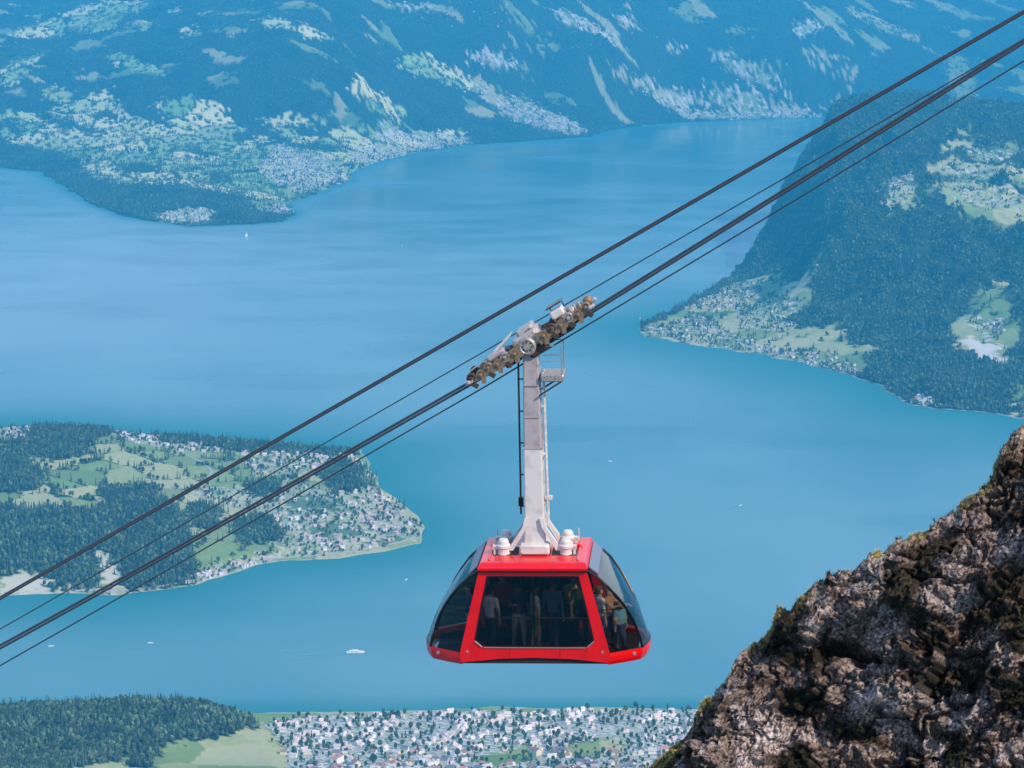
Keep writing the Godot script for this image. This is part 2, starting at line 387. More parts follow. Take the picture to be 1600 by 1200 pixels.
func make_land(called: String, label: String, category: String, coast_flat: Array, ctrl: Array, rect: Rect2, cell: float, relief: float, relief_size: float, ease_in: float, cover: Callable) -> Land:
	var land := Land.new()
	land.x0 = rect.position.x
	land.z0 = rect.position.y
	land.cell = cell
	land.nx = int(rect.size.x / cell) + 1
	land.nz = int(rect.size.y / cell) + 1
	var coast := Area.new(coast_flat)
	var shape := Spline.new(ctrl)
	var step := 4
	var cx := land.nx / step + 2
	var cz := land.nz / step + 2
	var ch := PackedFloat32Array()
	var cs := PackedFloat32Array()
	for j in cz:
		for i in cx:
			var x := land.x0 + i * cell * step
			var z := land.z0 + j * cell * step
			if seen(x, z, 500.0):
				ch.append(shape.at(x, z))
				cs.append(coast.distance(Vector2(x, z)))
			else:
				ch.append(0.0)
				cs.append(-500.0)
	var rough := noise(FastNoiseLite.TYPE_SIMPLEX, 1.0 / relief_size, 3, 11)
	rough.fractal_type = FastNoiseLite.FRACTAL_RIDGED
	var wob := noise(FastNoiseLite.TYPE_SIMPLEX, 1.0 / 220.0, 3, 5)
	var fine := noise(FastNoiseLite.TYPE_SIMPLEX, 1.0 / 60.0, 3, 8)
	var total := land.nx * land.nz
	land.heights.resize(total)
	land.codes.resize(total)
	var at := PackedVector3Array()
	var col := PackedColorArray()
	at.resize(total)
	col.resize(total)
	var live := PackedByteArray()
	live.resize(total)
	for j in land.nz:
		var z := land.z0 + j * cell
		for i in land.nx:
			var x := land.x0 + i * cell
			var k := j * land.nx + i
			at[k] = Vector3(x, -12, z)
			land.heights[k] = -12
			land.codes[k] = WATER
			if not seen(x, z):
				continue
			var u := float(i) / step
			var v := float(j) / step
			var a := int(u)
			var b := int(v)
			u -= a
			v -= b
			var q := b * cx + a
			var sd := lerpf(lerpf(cs[q], cs[q + 1], u), lerpf(cs[q + cx], cs[q + cx + 1], u), v)
			if sd < -3.0 * cell * step:
				continue
			live[k] = 1
			var wx := wob.get_noise_2d(x, z)
			var wz := wob.get_noise_2d(x + 5000, z)
			if absf(sd) < cell * step * 1.5:
				sd = coast.distance(Vector2(x, z))
			sd += wx * minf(cell * 1.6, 25.0)
			var h := lerpf(lerpf(ch[q], ch[q + 1], u), lerpf(ch[q + cx], ch[q + cx + 1], u), v)
			var y := 0.0
			var c: Array = cover.call(x, z, wx, wz, sd, h)
			if sd <= 0.0:
				y = maxf(-12.0, sd * 0.3)
			else:
				var e := minf(1.0, sd / ease_in)
				e = e * e * (3.0 - 2.0 * e)
				h = maxf(1.5, h)
				var bumps := relief if c[0] == WOOD else relief * 0.28
				h += (rough.get_noise_2d(x, z) - 0.2) * bumps * clampf(h / 250.0, 0.08, 1.0) + fine.get_noise_2d(x, z) * minf(bumps * 0.1, h * 0.15)
				y = maxf(0.7, h) * e + minf(sd * 0.12, 0.9)
			land.heights[k] = y
			at[k] = Vector3(x, y, z)
			land.codes[k] = c[0] if sd > 0.0 else WATER
			col[k] = c[1]
	var index := PackedInt32Array()
	for j in land.nz - 1:
		for i in land.nx - 1:
			var k := j * land.nx + i
			if live[k] and live[k + 1] and live[k + land.nx] and live[k + land.nx + 1]:
				index.append_array([k, k + 1, k + land.nx + 1, k, k + land.nx + 1, k + land.nx])
	var map := PackedInt32Array()
	map.resize(total)
	map.fill(-1)
	var vat := PackedVector3Array()
	var vcol := PackedColorArray()
	var vnor := PackedVector3Array()
	for t in index.size():
		var k := index[t]
		if map[k] < 0:
			map[k] = vat.size()
			vat.append(at[k])
			vcol.append(col[k])
			var i := k % land.nx
			var j := k / land.nx
			var hx := land.heights[j * land.nx + mini(i + 1, land.nx - 1)] - land.heights[j * land.nx + maxi(i - 1, 0)]
			var hz := land.heights[mini(j + 1, land.nz - 1) * land.nx + i] - land.heights[maxi(j - 1, 0) * land.nx + i]
			vnor.append(Vector3(-hx, 2.0 * cell, -hz).normalized())
		index[t] = map[k]
	var arrays := []
	arrays.resize(Mesh.ARRAY_MAX)
	arrays[Mesh.ARRAY_VERTEX] = vat
	arrays[Mesh.ARRAY_NORMAL] = vnor
	arrays[Mesh.ARRAY_COLOR] = vcol
	arrays[Mesh.ARRAY_INDEX] = index
	var mesh := ArrayMesh.new()
	mesh.add_surface_from_arrays(Mesh.PRIMITIVE_TRIANGLES, arrays)
	tag(put(called, mesh, vmat(0.95, 0.2)), label, category, "", "structure")
	return land

func tone(c: Color, k: float) -> Color:
	return Color(c.r * k, c.g * k, c.b * k)

# ------------------------------------------------------------------ trees
func conifer_mesh(sd: int) -> ArrayMesh:
	# unit height, ragged tiers of drooping boughs
	rng.seed = sd
	var st := begin()
	var tiers := [[0.12, 0.30, 0.42], [0.34, 0.24, 0.66], [0.58, 0.16, 0.86], [0.78, 0.09, 1.0]]
	for t in tiers:
		var n := 7
		var off := rng.randf() * TAU
		for k in n:
			var a := off + TAU * k / n
			var b := off + TAU * (k + 1) / n
			var m := (a + b) / 2.0
			var r1: float = t[1] * rng.randf_range(0.75, 1.15)
			var low: float = t[0] + rng.randf_range(-0.04, 0.05)
			tri(st, Vector3(0, t[2], 0), Vector3(cos(a) * t[1] * 0.75, t[0] + 0.07, sin(a) * t[1] * 0.75), Vector3(cos(m) * r1, low, sin(m) * r1))
			tri(st, Vector3(0, t[2], 0), Vector3(cos(m) * r1, low, sin(m) * r1), Vector3(cos(b) * t[1] * 0.75, t[0] + 0.07, sin(b) * t[1] * 0.75))
	bar(st, Vector3.ZERO, Vector3(0, 0.3, 0), 0.03, 5)
	return done(st)

func leafy_mesh(sd: int) -> ArrayMesh:
	# unit height, an uneven broad crown made of many small leaf clumps round several limbs
	rng.seed = sd
	var st := begin()
	for k in 46:
		var d := Vector3(rng.randfn(), rng.randfn() * 0.9, rng.randfn()).normalized()
		var r := rng.randf_range(0.6, 1.05)
		var c := Vector3(0, 0.6, 0) + Vector3(d.x * 0.33 * r, d.y * 0.36 * r, d.z * 0.33 * r)
		var f := frame_to(d + Vector3(rng.randfn(), rng.randfn(), rng.randfn()) * 0.35)
		var s := rng.randf_range(0.13, 0.23)
		var tip := c + f.z * s * 0.35
		var corner := []
		for q in 5:
			var a := TAU * q / 5.0 + rng.randf() * 0.6
			corner.append(c + (f.x * cos(a) + f.y * sin(a)) * s * rng.randf_range(0.6, 1.1) - f.z * s * 0.2)
		for q in 5:
			tri(st, tip, corner[(q + 1) % 5], corner[q])
	return done(st)

func trunk_mesh() -> ArrayMesh:
	var st := begin()
	tube(st, [Vector3.ZERO, Vector3(0.01, 0.3, 0), Vector3(0.0, 0.62, 0.01)], [0.035, 0.026, 0.012], 6)
	bar(st, Vector3(0.01, 0.3, 0), Vector3(0.14, 0.55, 0.05), 0.014, 5)
	bar(st, Vector3(0.01, 0.34, 0), Vector3(-0.12, 0.6, -0.08), 0.013, 5)
	return done(st)

func scatter(called: String, label: String, category: String, mesh: Mesh, m: Material, where: Array, tint: Array) -> void:
	var mm := MultiMesh.new()
	mm.transform_format = MultiMesh.TRANSFORM_3D
	mm.use_colors = true
	mm.mesh = mesh
	mm.instance_count = where.size()
	for i in where.size():
		mm.set_instance_transform(i, where[i])
		mm.set_instance_color(i, tint[i])
	var o := MultiMeshInstance3D.new()
	o.multimesh = mm
	o.material_override = m
	o.name = numbered(called)
	add_child(o)
	tag(o, label, category, "", "stuff")

func forest(land: Land, spacing: float, tall: float, wide: float, mix: float, pick: Array, patch_size: float) -> Array:
	# two lists of places: conifers and leafy trees on every wooded cell of a land
	var con := []
	var lea := []
	var ccol := []
	var lcol := []
	var patch := noise(FastNoiseLite.TYPE_SIMPLEX, 1.0 / patch_size, 3, 21)
	var nx := int(land.nx * land.cell / spacing)
	var nz := int(land.nz * land.cell / spacing)
	for j in nz:
		for i in nx:
			var x := land.x0 + (i + rng.randf()) * spacing
			var z := land.z0 + (j + rng.randf()) * spacing
			var c := land.code(x, z)
			if not pick.has(c) or not seen(x, z, 60.0):
				continue
			if c == MEADOW and rng.randf() > 0.012:
				continue
			if c == TOWN and rng.randf() > 0.10:
				continue
			var y := land.height(x, z)
			if y < 0.8:
				continue
			var big := rng.randf_range(0.55, 1.25)
			var p := patch.get_noise_2d(x, z)
			var b := Basis(Vector3.UP, rng.randf() * TAU)
			var k := pow(rng.randf_range(0.6, 1.45), 1.5) * (1.0 + 0.8 * p)
			if rng.randf() < mix + p * 0.7 and c == WOOD:
				con.append(Transform3D(b.scaled(Vector3(wide, tall * big, wide)), Vector3(x, y - 0.5, z)))
				ccol.append(tone(Color(0.038, 0.060, 0.040), k))
			else:
				var s := 0.8 if c == WOOD else 0.55
				lea.append(Transform3D(b.scaled(Vector3(wide * 1.5, tall * 0.8 * big, wide * 1.5) * s), Vector3(x, y - 0.5, z)))
				lcol.append(tone(Color(0.085, 0.122, 0.060), k))
	return [con, ccol, lea, lcol]

# ------------------------------------------------------------------ houses
func house_parts(w: float, d: float, h: float, r: float, flat: bool) -> Array:
	# walls and roof as two meshes: a gabled house with eaves, or a flat-roofed block
	var walls := begin()
	var roof := begin()
	if flat:
		box(walls, Vector3(0, h / 2.0 - 1.0, 0), Vector3(w, h + 2.0, d))
		box(roof, Vector3(0, h + 0.2, 0), Vector3(w + 0.5, 0.4, d + 0.5))
		box(roof, Vector3(w * 0.15, h + 1.2, 0), Vector3(w * 0.25, 1.6, d * 0.4))
		return [done(walls), done(roof)]
	hexa(walls, [Vector3(-w / 2, -2, d / 2), Vector3(w / 2, -2, d / 2), Vector3(w / 2, -2, -d / 2), Vector3(-w / 2, -2, -d / 2), Vector3(-w / 2, h, d / 2), Vector3(w / 2, h, d / 2), Vector3(w / 2, h, -d / 2), Vector3(-w / 2, h, -d / 2)])
	for s in [-1.0, 1.0]:
		tri(walls, Vector3(s * w / 2, h, -d / 2), Vector3(s * w / 2, h + r, 0), Vector3(s * w / 2, h, d / 2))
	var o := 0.7
	var k := r / (d / 2.0)
	for s in [-1.0, 1.0]:
		var e := Vector3(0, h - o * k, s * (d / 2.0 + o))
		var top := Vector3(0, h + r + 0.05, 0)
		var up := Vector3(0, 0.35, 0)
		var x := Vector3(w / 2.0 + o, 0, 0)
		hexa(roof, [e - x, e + x, top + x, top - x, e - x + up, e + x + up, top + x + up, top - x + up])
	box(roof, Vector3(w * 0.22, h + r, d * 0.12), Vector3(0.9, 1.8, 0.9))
	return [done(walls), done(roof)]
# ------------------------------------------------------------------ the cable car
func cl(x: float, y: float, z: float) -> Vector3:
	return Vector3(x - 0.07, y, z)

func inset(u: float) -> float:
	# how far the ends of the cabin narrow in plan
	return 0.5 * clampf((absf(u) - 1.85) / 0.8, 0.0, 1.0)

func nose() -> Array:
	# side profile of one end: eaves, curved windscreen, bumper lip
	return [Vector2(1.31, 2.2), Vector2(1.56, 2.04), Vector2(1.78, 1.83), Vector2(2.0, 1.55), Vector2(2.19, 1.26), Vector2(2.34, 0.98), Vector2(2.46, 0.68), Vector2(2.56, 0.36), Vector2(2.62, 0.1)]

func make_car() -> void:
	var red := grime(Color(0.83, 0.015, 0.04), Color(0.74, 0.015, 0.035), 0.01, 0.5, 0.32)
	red.clearcoat_enabled = true
	red.clearcoat = 0.4
	red.clearcoat_roughness = 0.15
	var black := mat(Color(0.04, 0.04, 0.045), 0.35)
	var dark := mat(Color(0.11, 0.11, 0.12), 0.8)
	var trim := mat(Color(0.62, 0.5, 0.5), 0.4, 0.3)
	var pale := grime(Color(0.77, 0.74, 0.725), Color(0.68, 0.65, 0.635), 0.012, 0.5, 0.5)
	var old := grime(Color(0.62, 0.575, 0.585), Color(0.54, 0.49, 0.49), 0.02, 0.5, 0.55)
	var steel := grime(Color(0.62, 0.59, 0.57), Color(0.33, 0.28, 0.26), 0.02, 2.0, 0.45, 0.4)
	var brass := grime(Color(0.52, 0.44, 0.36), Color(0.20, 0.14, 0.11), 0.03, 3.0, 0.6, 0.3)
	var casing := grime(Color(0.68, 0.64, 0.63), Color(0.40, 0.36, 0.35), 0.03, 1.6, 0.5, 0.2)
	var soot := grime(Color(0.25, 0.21, 0.19), Color(0.10, 0.08, 0.07), 0.03, 2.0, 0.7, 0.2)
	var glass := mat(Color(0.012, 0.015, 0.02, 0.48), 0.03)
	glass.transparency = BaseMaterial3D.TRANSPARENCY_ALPHA
	var tinted := mat(Color(0.01, 0.012, 0.014, 0.93), 0.03)
	tinted.transparency = BaseMaterial3D.TRANSPARENCY_ALPHA
	var clear := mat(Color(0.05, 0.07, 0.09, 0.5), 0.03)
	clear.transparency = BaseMaterial3D.TRANSPARENCY_ALPHA
	var car := thing("cable_car", "red aerial tramway cabin with dark curved windows hanging from the track ropes", "cable car", CAR_AT)
	car.rotation_degrees = Vector3(0, CAR_YAW, CAR_ROLL)
	var far := -2.4

	# --- cabin sides
	for side in [0.0, far]:
		var dir := -1.0 if side == 0.0 else 1.0
		var outer := []
		var inner := []
		for q in [[-1.31, 2.2], [0.0, 2.2], [1.31, 2.2], [1.60, 1.05], [1.86, 0.0], [1.80, -0.16], [0.9, -0.06], [0.0, -0.03], [-0.9, -0.06], [-1.80, -0.16], [-1.86, 0.0], [-1.60, 1.05]]:
			outer.append(cl(q[0], q[1], side))
		for q in [[-1.12, 2.06], [0.0, 2.06], [1.12, 2.06], [1.30, 1.25], [1.47, 0.42], [1.28, 0.26], [0.7, 0.25], [0.0, 0.25], [-0.7, 0.25], [-1.28, 0.26], [-1.47, 0.42], [-1.30, 1.25]]:
			inner.append(cl(q[0], q[1], side))
		var st := begin()
		ring_panel(st, outer, inner, Vector3(0, 0, 0.07 * dir))
		var panel := put("side_frame", done(st), red, car)
		# dark gasket and pale sill lines round the window
		st = begin()
		var g1 := []
		var g2 := []
		for p in inner:
			var c: Vector3 = cl(0, 1.1, side)
			g1.append(p + Vector3(0, 0, -0.012 * dir))
			g2.append(c + (p - c) * 0.965 + Vector3(0, 0, -0.012 * dir))
		ring_panel(st, g1, g2, Vector3(0, 0, 0.03 * dir))
		put("gasket", done(st), black, panel)
		st = begin()
		box(st, cl(0, 0.232, side + 0.012 * -dir), Vector3(2.5, 0.018, 0.03))
		put("sill_strip", done(st), trim, panel)
		for s in [-1.0, 1.0]:
			st = begin()
			bar(st, cl(s * 1.46, 0.40, side - 0.02 * dir), cl(s * 1.29, 0.25, side - 0.02 * dir), 0.016, 6)
			put("sill_strip", done(st), trim, panel)
		st = begin()
		var pane := []
		for p in inner:
			pane.append(p + Vector3(0, 0, 0.03 * dir))
		slab(st, pane, Vector3(0, 0, 0.012 * dir))
		put("side_window", done(st), glass if side == 0.0 else tinted, car)
		st = begin()
		box(st, cl(0.0, 1.15, side + 0.05 * dir), Vector3(0.035, 1.8, 0.03))
		put("door_seam", done(st), black, panel)

		for x in [-0.62, 0.62]:
			st = begin()
			box(st, cl(x, 0.1, side - 0.001 * dir), Vector3(0.012, 0.26, 0.006))
			put("panel_seam", done(st), black, panel)
		for x in [-1.66, 1.66]:
			st = begin()
			lathe(st, cl(x, 0.12, side), Vector3(0, 0, -dir), [[0.035, 0.0], [0.035, 0.012], [0.0, 0.014]], 10)
			put("latch", done(st), trim, panel)

	# --- curved ends
	var prof := nose()
	for s in [-1.0, 1.0]:
		var near_edge := []
		var far_edge := []
		for p in prof:
			var k := inset(p.x)
			near_edge.append(cl(s * p.x, p.y, -k))
			far_edge.append(cl(s * p.x, p.y, far + k))
		# windscreen: rows from near to far, bowed outwards in plan
		var st := begin()
		st.set_smooth_group(1)
		var rows := []
		for c in 11:
			var t := c / 10.0
			var row := []
			for i in prof.size():
				var a: Vector3 = near_edge[i]
				var b: Vector3 = far_edge[i]
				var bow := 4.0 * t * (1.0 - t) * 0.16 * i / (prof.size() - 1.0)
				row.append(a.lerp(b, t) + Vector3(s * bow, 0, 0))
			rows.append(row)
		for c in 10:
			for i in prof.size() - 1:
				if s > 0:
					quad(st, rows[c][i], rows[c + 1][i], rows[c + 1][i + 1], rows[c][i + 1])
				else:
					quad(st, rows[c][i], rows[c][i + 1], rows[c + 1][i + 1], rows[c + 1][i])
		put("windscreen", done(st), clear, car)
		# black rims along both long edges of the windscreen, and its crossbars
		for e in [near_edge, far_edge]:
			st = begin()
			tube(st, e, [0.034], 8)
			put("window_rim", done(st), black, car)
		st = begin()
		var bottom := []
		var top := []
		for c in 11:
			bottom.append(rows[c][prof.size() - 1])
			top.append(rows[c][1] + Vector3(s * 0.0, 0.01, 0))
		tube(st, bottom, [0.03], 6)
		put("window_rim", done(st), black, car)
		st = begin()
		tube(st, top, [0.016], 6)
		put("window_rim", done(st), black, car)
		# triangular corner windows between the red frame and the windscreen
		for side in [0.0, far]:
			st = begin()
			var dir := -1.0 if side == 0.0 else 1.0
			for i in prof.size() - 1:
				var a: Vector2 = prof[i]
				var b: Vector2 = prof[i + 1]
				var fa := cl(s * lerpf(1.31, 1.86, clampf((2.2 - a.y) / 2.2, 0, 1)), a.y, side)
				var fb := cl(s * lerpf(1.31, 1.86, clampf((2.2 - b.y) / 2.2, 0, 1)), b.y, side)
				var na: Vector3 = cl(s * a.x, a.y, side + dir * inset(a.x))
				var nb: Vector3 = cl(s * b.x, b.y, side + dir * inset(b.x))
				if s * dir < 0:
					quad(st, fa, na, nb, fb)
				else:
					quad(st, fa, fb, nb, na)
			put("corner_window", done(st), glass if side == 0.0 else tinted, car)
			# handle and thin crossbar seen behind the corner glass
			st = begin()
			bar(st, cl(s * 1.56, 1.15, side + dir * 0.1), cl(s * 2.18, 1.15, side + dir * 0.3), 0.012, 6)
			put("grab_rail", done(st), dark, car)
		# red bumper that wraps the end under the glass
		st = begin()
		var rings := []
		var line := [[1.83, 0.0], [2.15, 0.0], [2.62, 0.0]]
		var path := []
		for q in [[1.80, 0.004], [2.2, -0.19], [2.6, -0.44]]:
			path.append(Vector2(q[0], q[1]))
		for q in 7:
			var t := (q + 1) / 8.0
			path.append(Vector2(2.64 + 4.0 * t * (1.0 - t) * 0.16, lerpf(-0.47, far + 0.47, t)))
		for q in [[2.6, 0.44], [2.2, 0.19], [1.80, -0.004]]:
			path.append(Vector2(q[0], far + q[1]))
		for i in path.size():
			var p: Vector2 = path[i]
			var mid := Vector2(1.6, far / 2.0)
			var inn := p + (mid - p).normalized() * 0.12
			var low := p + (mid - p).normalized() * 0.05
			rings.append([cl(s * p.x, 0.09, p.y), cl(s * (p.x + 0.015), 0.0, p.y), cl(s * p.x, -0.12, p.y), cl(s * low.x, -0.22, low.y), cl(s * inn.x, -0.22, inn.y), cl(s * inn.x, 0.06, inn.y)])
		if s > 0:
			rings.reverse()
		loft(st, rings, true)
		put("bumper", done(st), red, car)
		for dz in [-0.33, far + 0.33]:
			st = begin()
			lathe(st, cl(s * 2.42, -0.02, dz), Vector3(s * 0.35, 0, 0.9 if dz > -1.0 else -0.9), [[0.03, -0.02], [0.05, 0.015], [0.045, 0.03], [0.0, 0.032]], 12)
			put("marker_lamp", done(st), trim, car)

	# --- floor and inside
	var st := begin()
	slab(st, [cl(-2.5, -0.2, -0.5), cl(-1.85, -0.2, -0.06), cl(1.85, -0.2, -0.06), cl(2.5, -0.2, -0.5), cl(2.5, -0.2, far + 0.5), cl(1.85, -0.2, far + 0.06), cl(-1.85, -0.2, far + 0.06), cl(-2.5, -0.2, far + 0.5)], Vector3(0, 0.16, 0))
	put("floor", done(st), dark, car)
	for x in [-1.2, -0.4, 0.4, 1.2]:
		st = begin()
		bar(st, cl(x, -0.03, -1.2), cl(x, 2.18, -1.2), 0.018, 8)
		put("grab_pole", done(st), steel, car)
	for z in [-0.12, far + 0.12]:
		st = begin()
		bar(st, cl(-1.5, 0.95, z), cl(1.5, 0.95, z), 0.016, 8)
		put("grab_rail", done(st), steel, car)
	st = begin()
	bevel_box(st, cl(0.62, 0.42, -1.9), Vector3(0.5, 0.9, 0.35), 0.03)
	put("control_desk", done(st), dark, car)

	# --- roof: a shallow red hood with chamfered edges
	st = begin()
	var r0 := []
	var r1 := []
	var r2 := []
	var r3 := []
	for q in [[-1, 1], [1, 1], [1, -1], [-1, -1]]:
		var zc: float = far / 2.0
		r0.append(cl(q[0] * 1.33, 2.185, zc + q[1] * 1.22))
		r1.append(cl(q[0] * 1.345, 2.25, zc + q[1] * 1.235))
		r2.append(cl(q[0] * 1.28, 2.36, zc + q[1] * 1.12))
		r3.append(cl(q[0] * 1.18, 2.375, zc + q[1] * 1.02))
	loft(st, [r0, r1, r2, r3], true)
	var roof := put("roof", done(st), red, car)
	st = begin()
	box(st, cl(0, 2.17, 0.035), Vector3(2.6, 0.02, 0.05))
	put("drip_rail", done(st), black, roof)
	for s in [-1.0, 1.0]:
		# dark plates paint the black shade beside the hanger foot; ribs and a vent
		st = begin()
		bevel_box(st, cl(s * 0.72, 2.37, -1.02), Vector3(0.62, 0.03, 0.72), 0.01)
		put("roof_well_shade", done(st), soot, roof)
		st = begin()
		bevel_box(st, cl(s * 1.08, 2.385, -1.2), Vector3(0.06, 0.05, 1.9), 0.015)
		put("roof_rib", done(st), red, roof)
		st = begin()
		bevel_box(st, cl(s * 1.0, 2.4, -1.5), Vector3(0.26, 0.09, 0.2), 0.02)
		put("roof_vent", done(st), red, roof)
		# grey shoulder panels over the ends
		st = begin()
		slab(st, [cl(s * 1.345, 2.24, -0.10), cl(s * 1.57, 2.055, -0.10), cl(s * 1.57, 2.055, far + 0.10), cl(s * 1.345, 2.24, far + 0.10)], Vector3(s * 0.02, 0.03, 0))
		put("shoulder_panel", done(st), mat(Color(0.3, 0.33, 0.42), 0.25), roof)

	# --- hanger foot with its dampers
	var zc := far / 2.0
	st = begin()
	bevel_box(st, cl(0.0, 2.52, zc + 0.1), Vector3(0.74, 0.26, 0.95), 0.04)
	var foot := put("hanger_foot", done(st), pale, car)
	for s in [-1.0, 1.0]:
		for z in [zc + 0.38, zc - 0.38]:
			st = begin()
			hexa(st, [cl(s * 0.24 - 0.05, 3.05, z + 0.07), cl(s * 0.24 + 0.05, 3.05, z + 0.07), cl(s * 0.24 + 0.05, 3.05, z - 0.07), cl(s * 0.24 - 0.05, 3.05, z - 0.07), cl(s * 0.18 - 0.05, 3.28, z + 0.05), cl(s * 0.18 + 0.05, 3.28, z + 0.05), cl(s * 0.18 + 0.05, 3.28, z - 0.05), cl(s * 0.18 - 0.05, 3.28, z - 0.05)])
			hexa(st, [cl(s * 0.60 - 0.07, 2.48, z + 0.08), cl(s * 0.60 + 0.07, 2.48, z + 0.08), cl(s * 0.60 + 0.07, 2.48, z - 0.08), cl(s * 0.60 - 0.07, 2.48, z - 0.08), cl(s * 0.24 - 0.05, 3.05, z + 0.07), cl(s * 0.24 + 0.05, 3.05, z + 0.07), cl(s * 0.24 + 0.05, 3.05, z - 0.07), cl(s * 0.24 - 0.05, 3.05, z - 0.07)])
			put("gusset", done(st), pale, foot)
			st = begin()
			lathe(st, cl(s * 0.77, 2.36, z + 0.02), Vector3.UP, [[0.0, 0.0], [0.15, 0.0], [0.16, 0.04], [0.15, 0.07], [0.15, 0.16], [0.18, 0.19], [0.18, 0.25], [0.14, 0.28], [0.13, 0.35], [0.10, 0.40], [0.0, 0.41]], 16)
			put("damper", done(st), pale, foot)
			st = begin()
			box(st, cl(s * 0.9, 2.56, z + 0.03), Vector3(0.26, 0.09, 0.12))
			box(st, cl(s * 0.98, 2.47, z + 0.05), Vector3(0.06, 0.2, 0.08))
			put("bracket", done(st), pale, foot)
		st = begin()
		bar(st, cl(s * 1.02, 2.36, zc - 0.7), cl(s * 1.02, 2.72, zc - 0.7), 0.018, 6)
		put("lifting_pin", done(st), pale, foot)

	# --- mast in two lengths
	st = begin()
	var lower := []
	for q in [[2.62, 0.275, 0.36], [3.3, 0.245, 0.34], [5.03, 0.225, 0.32]]:
		var ring := []
		for k in [[-1, 1], [-0.86, 1.06], [0.86, 1.06], [1, 1], [1, -1], [0.86, -1.06], [-0.86, -1.06], [-1, -1]]:
			ring.append(cl(k[0] * q[1], q[0], zc + k[1] * q[2]))
		lower.append(ring)
	loft(st, lower, true)
	put("lower_mast", done(st), pale, car)
	st = begin()
	var upper := []
	for q in [[5.035, 0.218, 0.31], [7.36, 0.185, 0.28]]:
		var ring := []
		for k in [[-1, 1], [-0.86, 1.06], [0.86, 1.06], [1, 1], [1, -1], [0.86, -1.06], [-0.86, -1.06], [-1, -1]]:
			ring.append(cl(k[0] * q[1], q[0], zc + k[1] * q[2]))
		upper.append(ring)
	loft(st, upper, true)
	put("upper_mast", done(st), old, car)
	for z in [zc + 0.3, zc - 0.3]:
		for y in [5.8, 6.6]:
			st = begin()
			box(st, cl(0, y, z + signf(z - zc) * 0.028), Vector3(0.36, 0.03, 0.02))
			put("mast_flange", done(st), old, car)
	st = begin()
	box(st, cl(0, 5.033, zc), Vector3(0.5, 0.05, 0.7))
	put("mast_flange", done(st), old, car)
	# cable conduit on one flank, ladder on the other
	st = begin()
	bar(st, cl(-0.35, 3.3, zc + 0.05), cl(-0.32, 7.2, zc + 0.05), 0.024, 8)
	var pipe := put("conduit", done(st), soot, car)
	for y in [3.5, 4.3, 5.1, 5.9, 6.7]:
		st = begin()
		box(st, cl(-0.28, y, zc + 0.05), Vector3(0.14, 0.03, 0.04))
		put("clamp", done(st), soot, pipe)
	st = begin()
	box(st, cl(-0.34, 3.62, zc + 0.05), Vector3(0.12, 0.22, 0.14))
	put("junction_box", done(st), black, car)
	st = begin()
	box(st, cl(0.36, 3.72, zc + 0.05), Vector3(0.16, 0.07, 0.2))
	put("service_lamp", done(st), pale, car)
	st = begin()
	bar(st, cl(0.33, 3.1, zc + 0.2), cl(0.285, 6.9, zc + 0.2), 0.018, 6)
	var ladder := put("ladder", done(st), pale, car)
	st = begin()
	bar(st, cl(0.33, 3.1, zc - 0.14), cl(0.285, 6.9, zc - 0.14), 0.018, 6)
	put("ladder_rail", done(st), pale, ladder)
	for k in 13:
		var y := 3.3 + k * 0.29
		st = begin()
		bar(st, cl(0.33 - k * 0.0035, y, zc + 0.2), cl(0.33 - k * 0.0035, y, zc - 0.14), 0.014, 6)
		put("rung", done(st), pale, ladder)
	for y in [3.6, 4.8, 6.0]:
		st = begin()
		box(st, cl(0.27, y, zc + 0.03), Vector3(0.1, 0.04, 0.3))
		put("ladder_clamp", done(st), pale, ladder)
	# maintenance platform with railing
	st = begin()
	bevel_box(st, cl(0.52, 6.78, zc), Vector3(0.56, 0.17, 0.8), 0.02)
	var deck := put("platform", done(st), steel, car)
	for z in [zc + 0.38, zc - 0.38]:
		for q in [[0.76, 6.85, 0.76, 7.62, 0.015], [0.26, 7.55, 0.76, 7.60, 0.013], [0.26, 7.2, 0.76, 7.22, 0.010]]:
			st = begin()
			bar(st, cl(q[0], q[1], z), cl(q[2], q[3], z), q[4], 6)
			put("railing", done(st), steel, deck)
		st = begin()
		bar(st, cl(0.74, 6.7, z * 0.98), cl(0.2, 6.36, z * 0.98), 0.024, 6)
		put("platform_strut", done(st), soot, deck)
	st = begin()
	bar(st, cl(0.76, 7.6, zc + 0.38), cl(0.76, 7.6, zc - 0.38), 0.015, 6)
	put("railing", done(st), steel, deck)

	# --- carriage: a long rocker of rollers along the ropes
	var tilt := Basis(Vector3(0, 0, 1), deg_to_rad(33.0 - CAR_ROLL))
	var mid := cl(0.0, 7.62, zc)
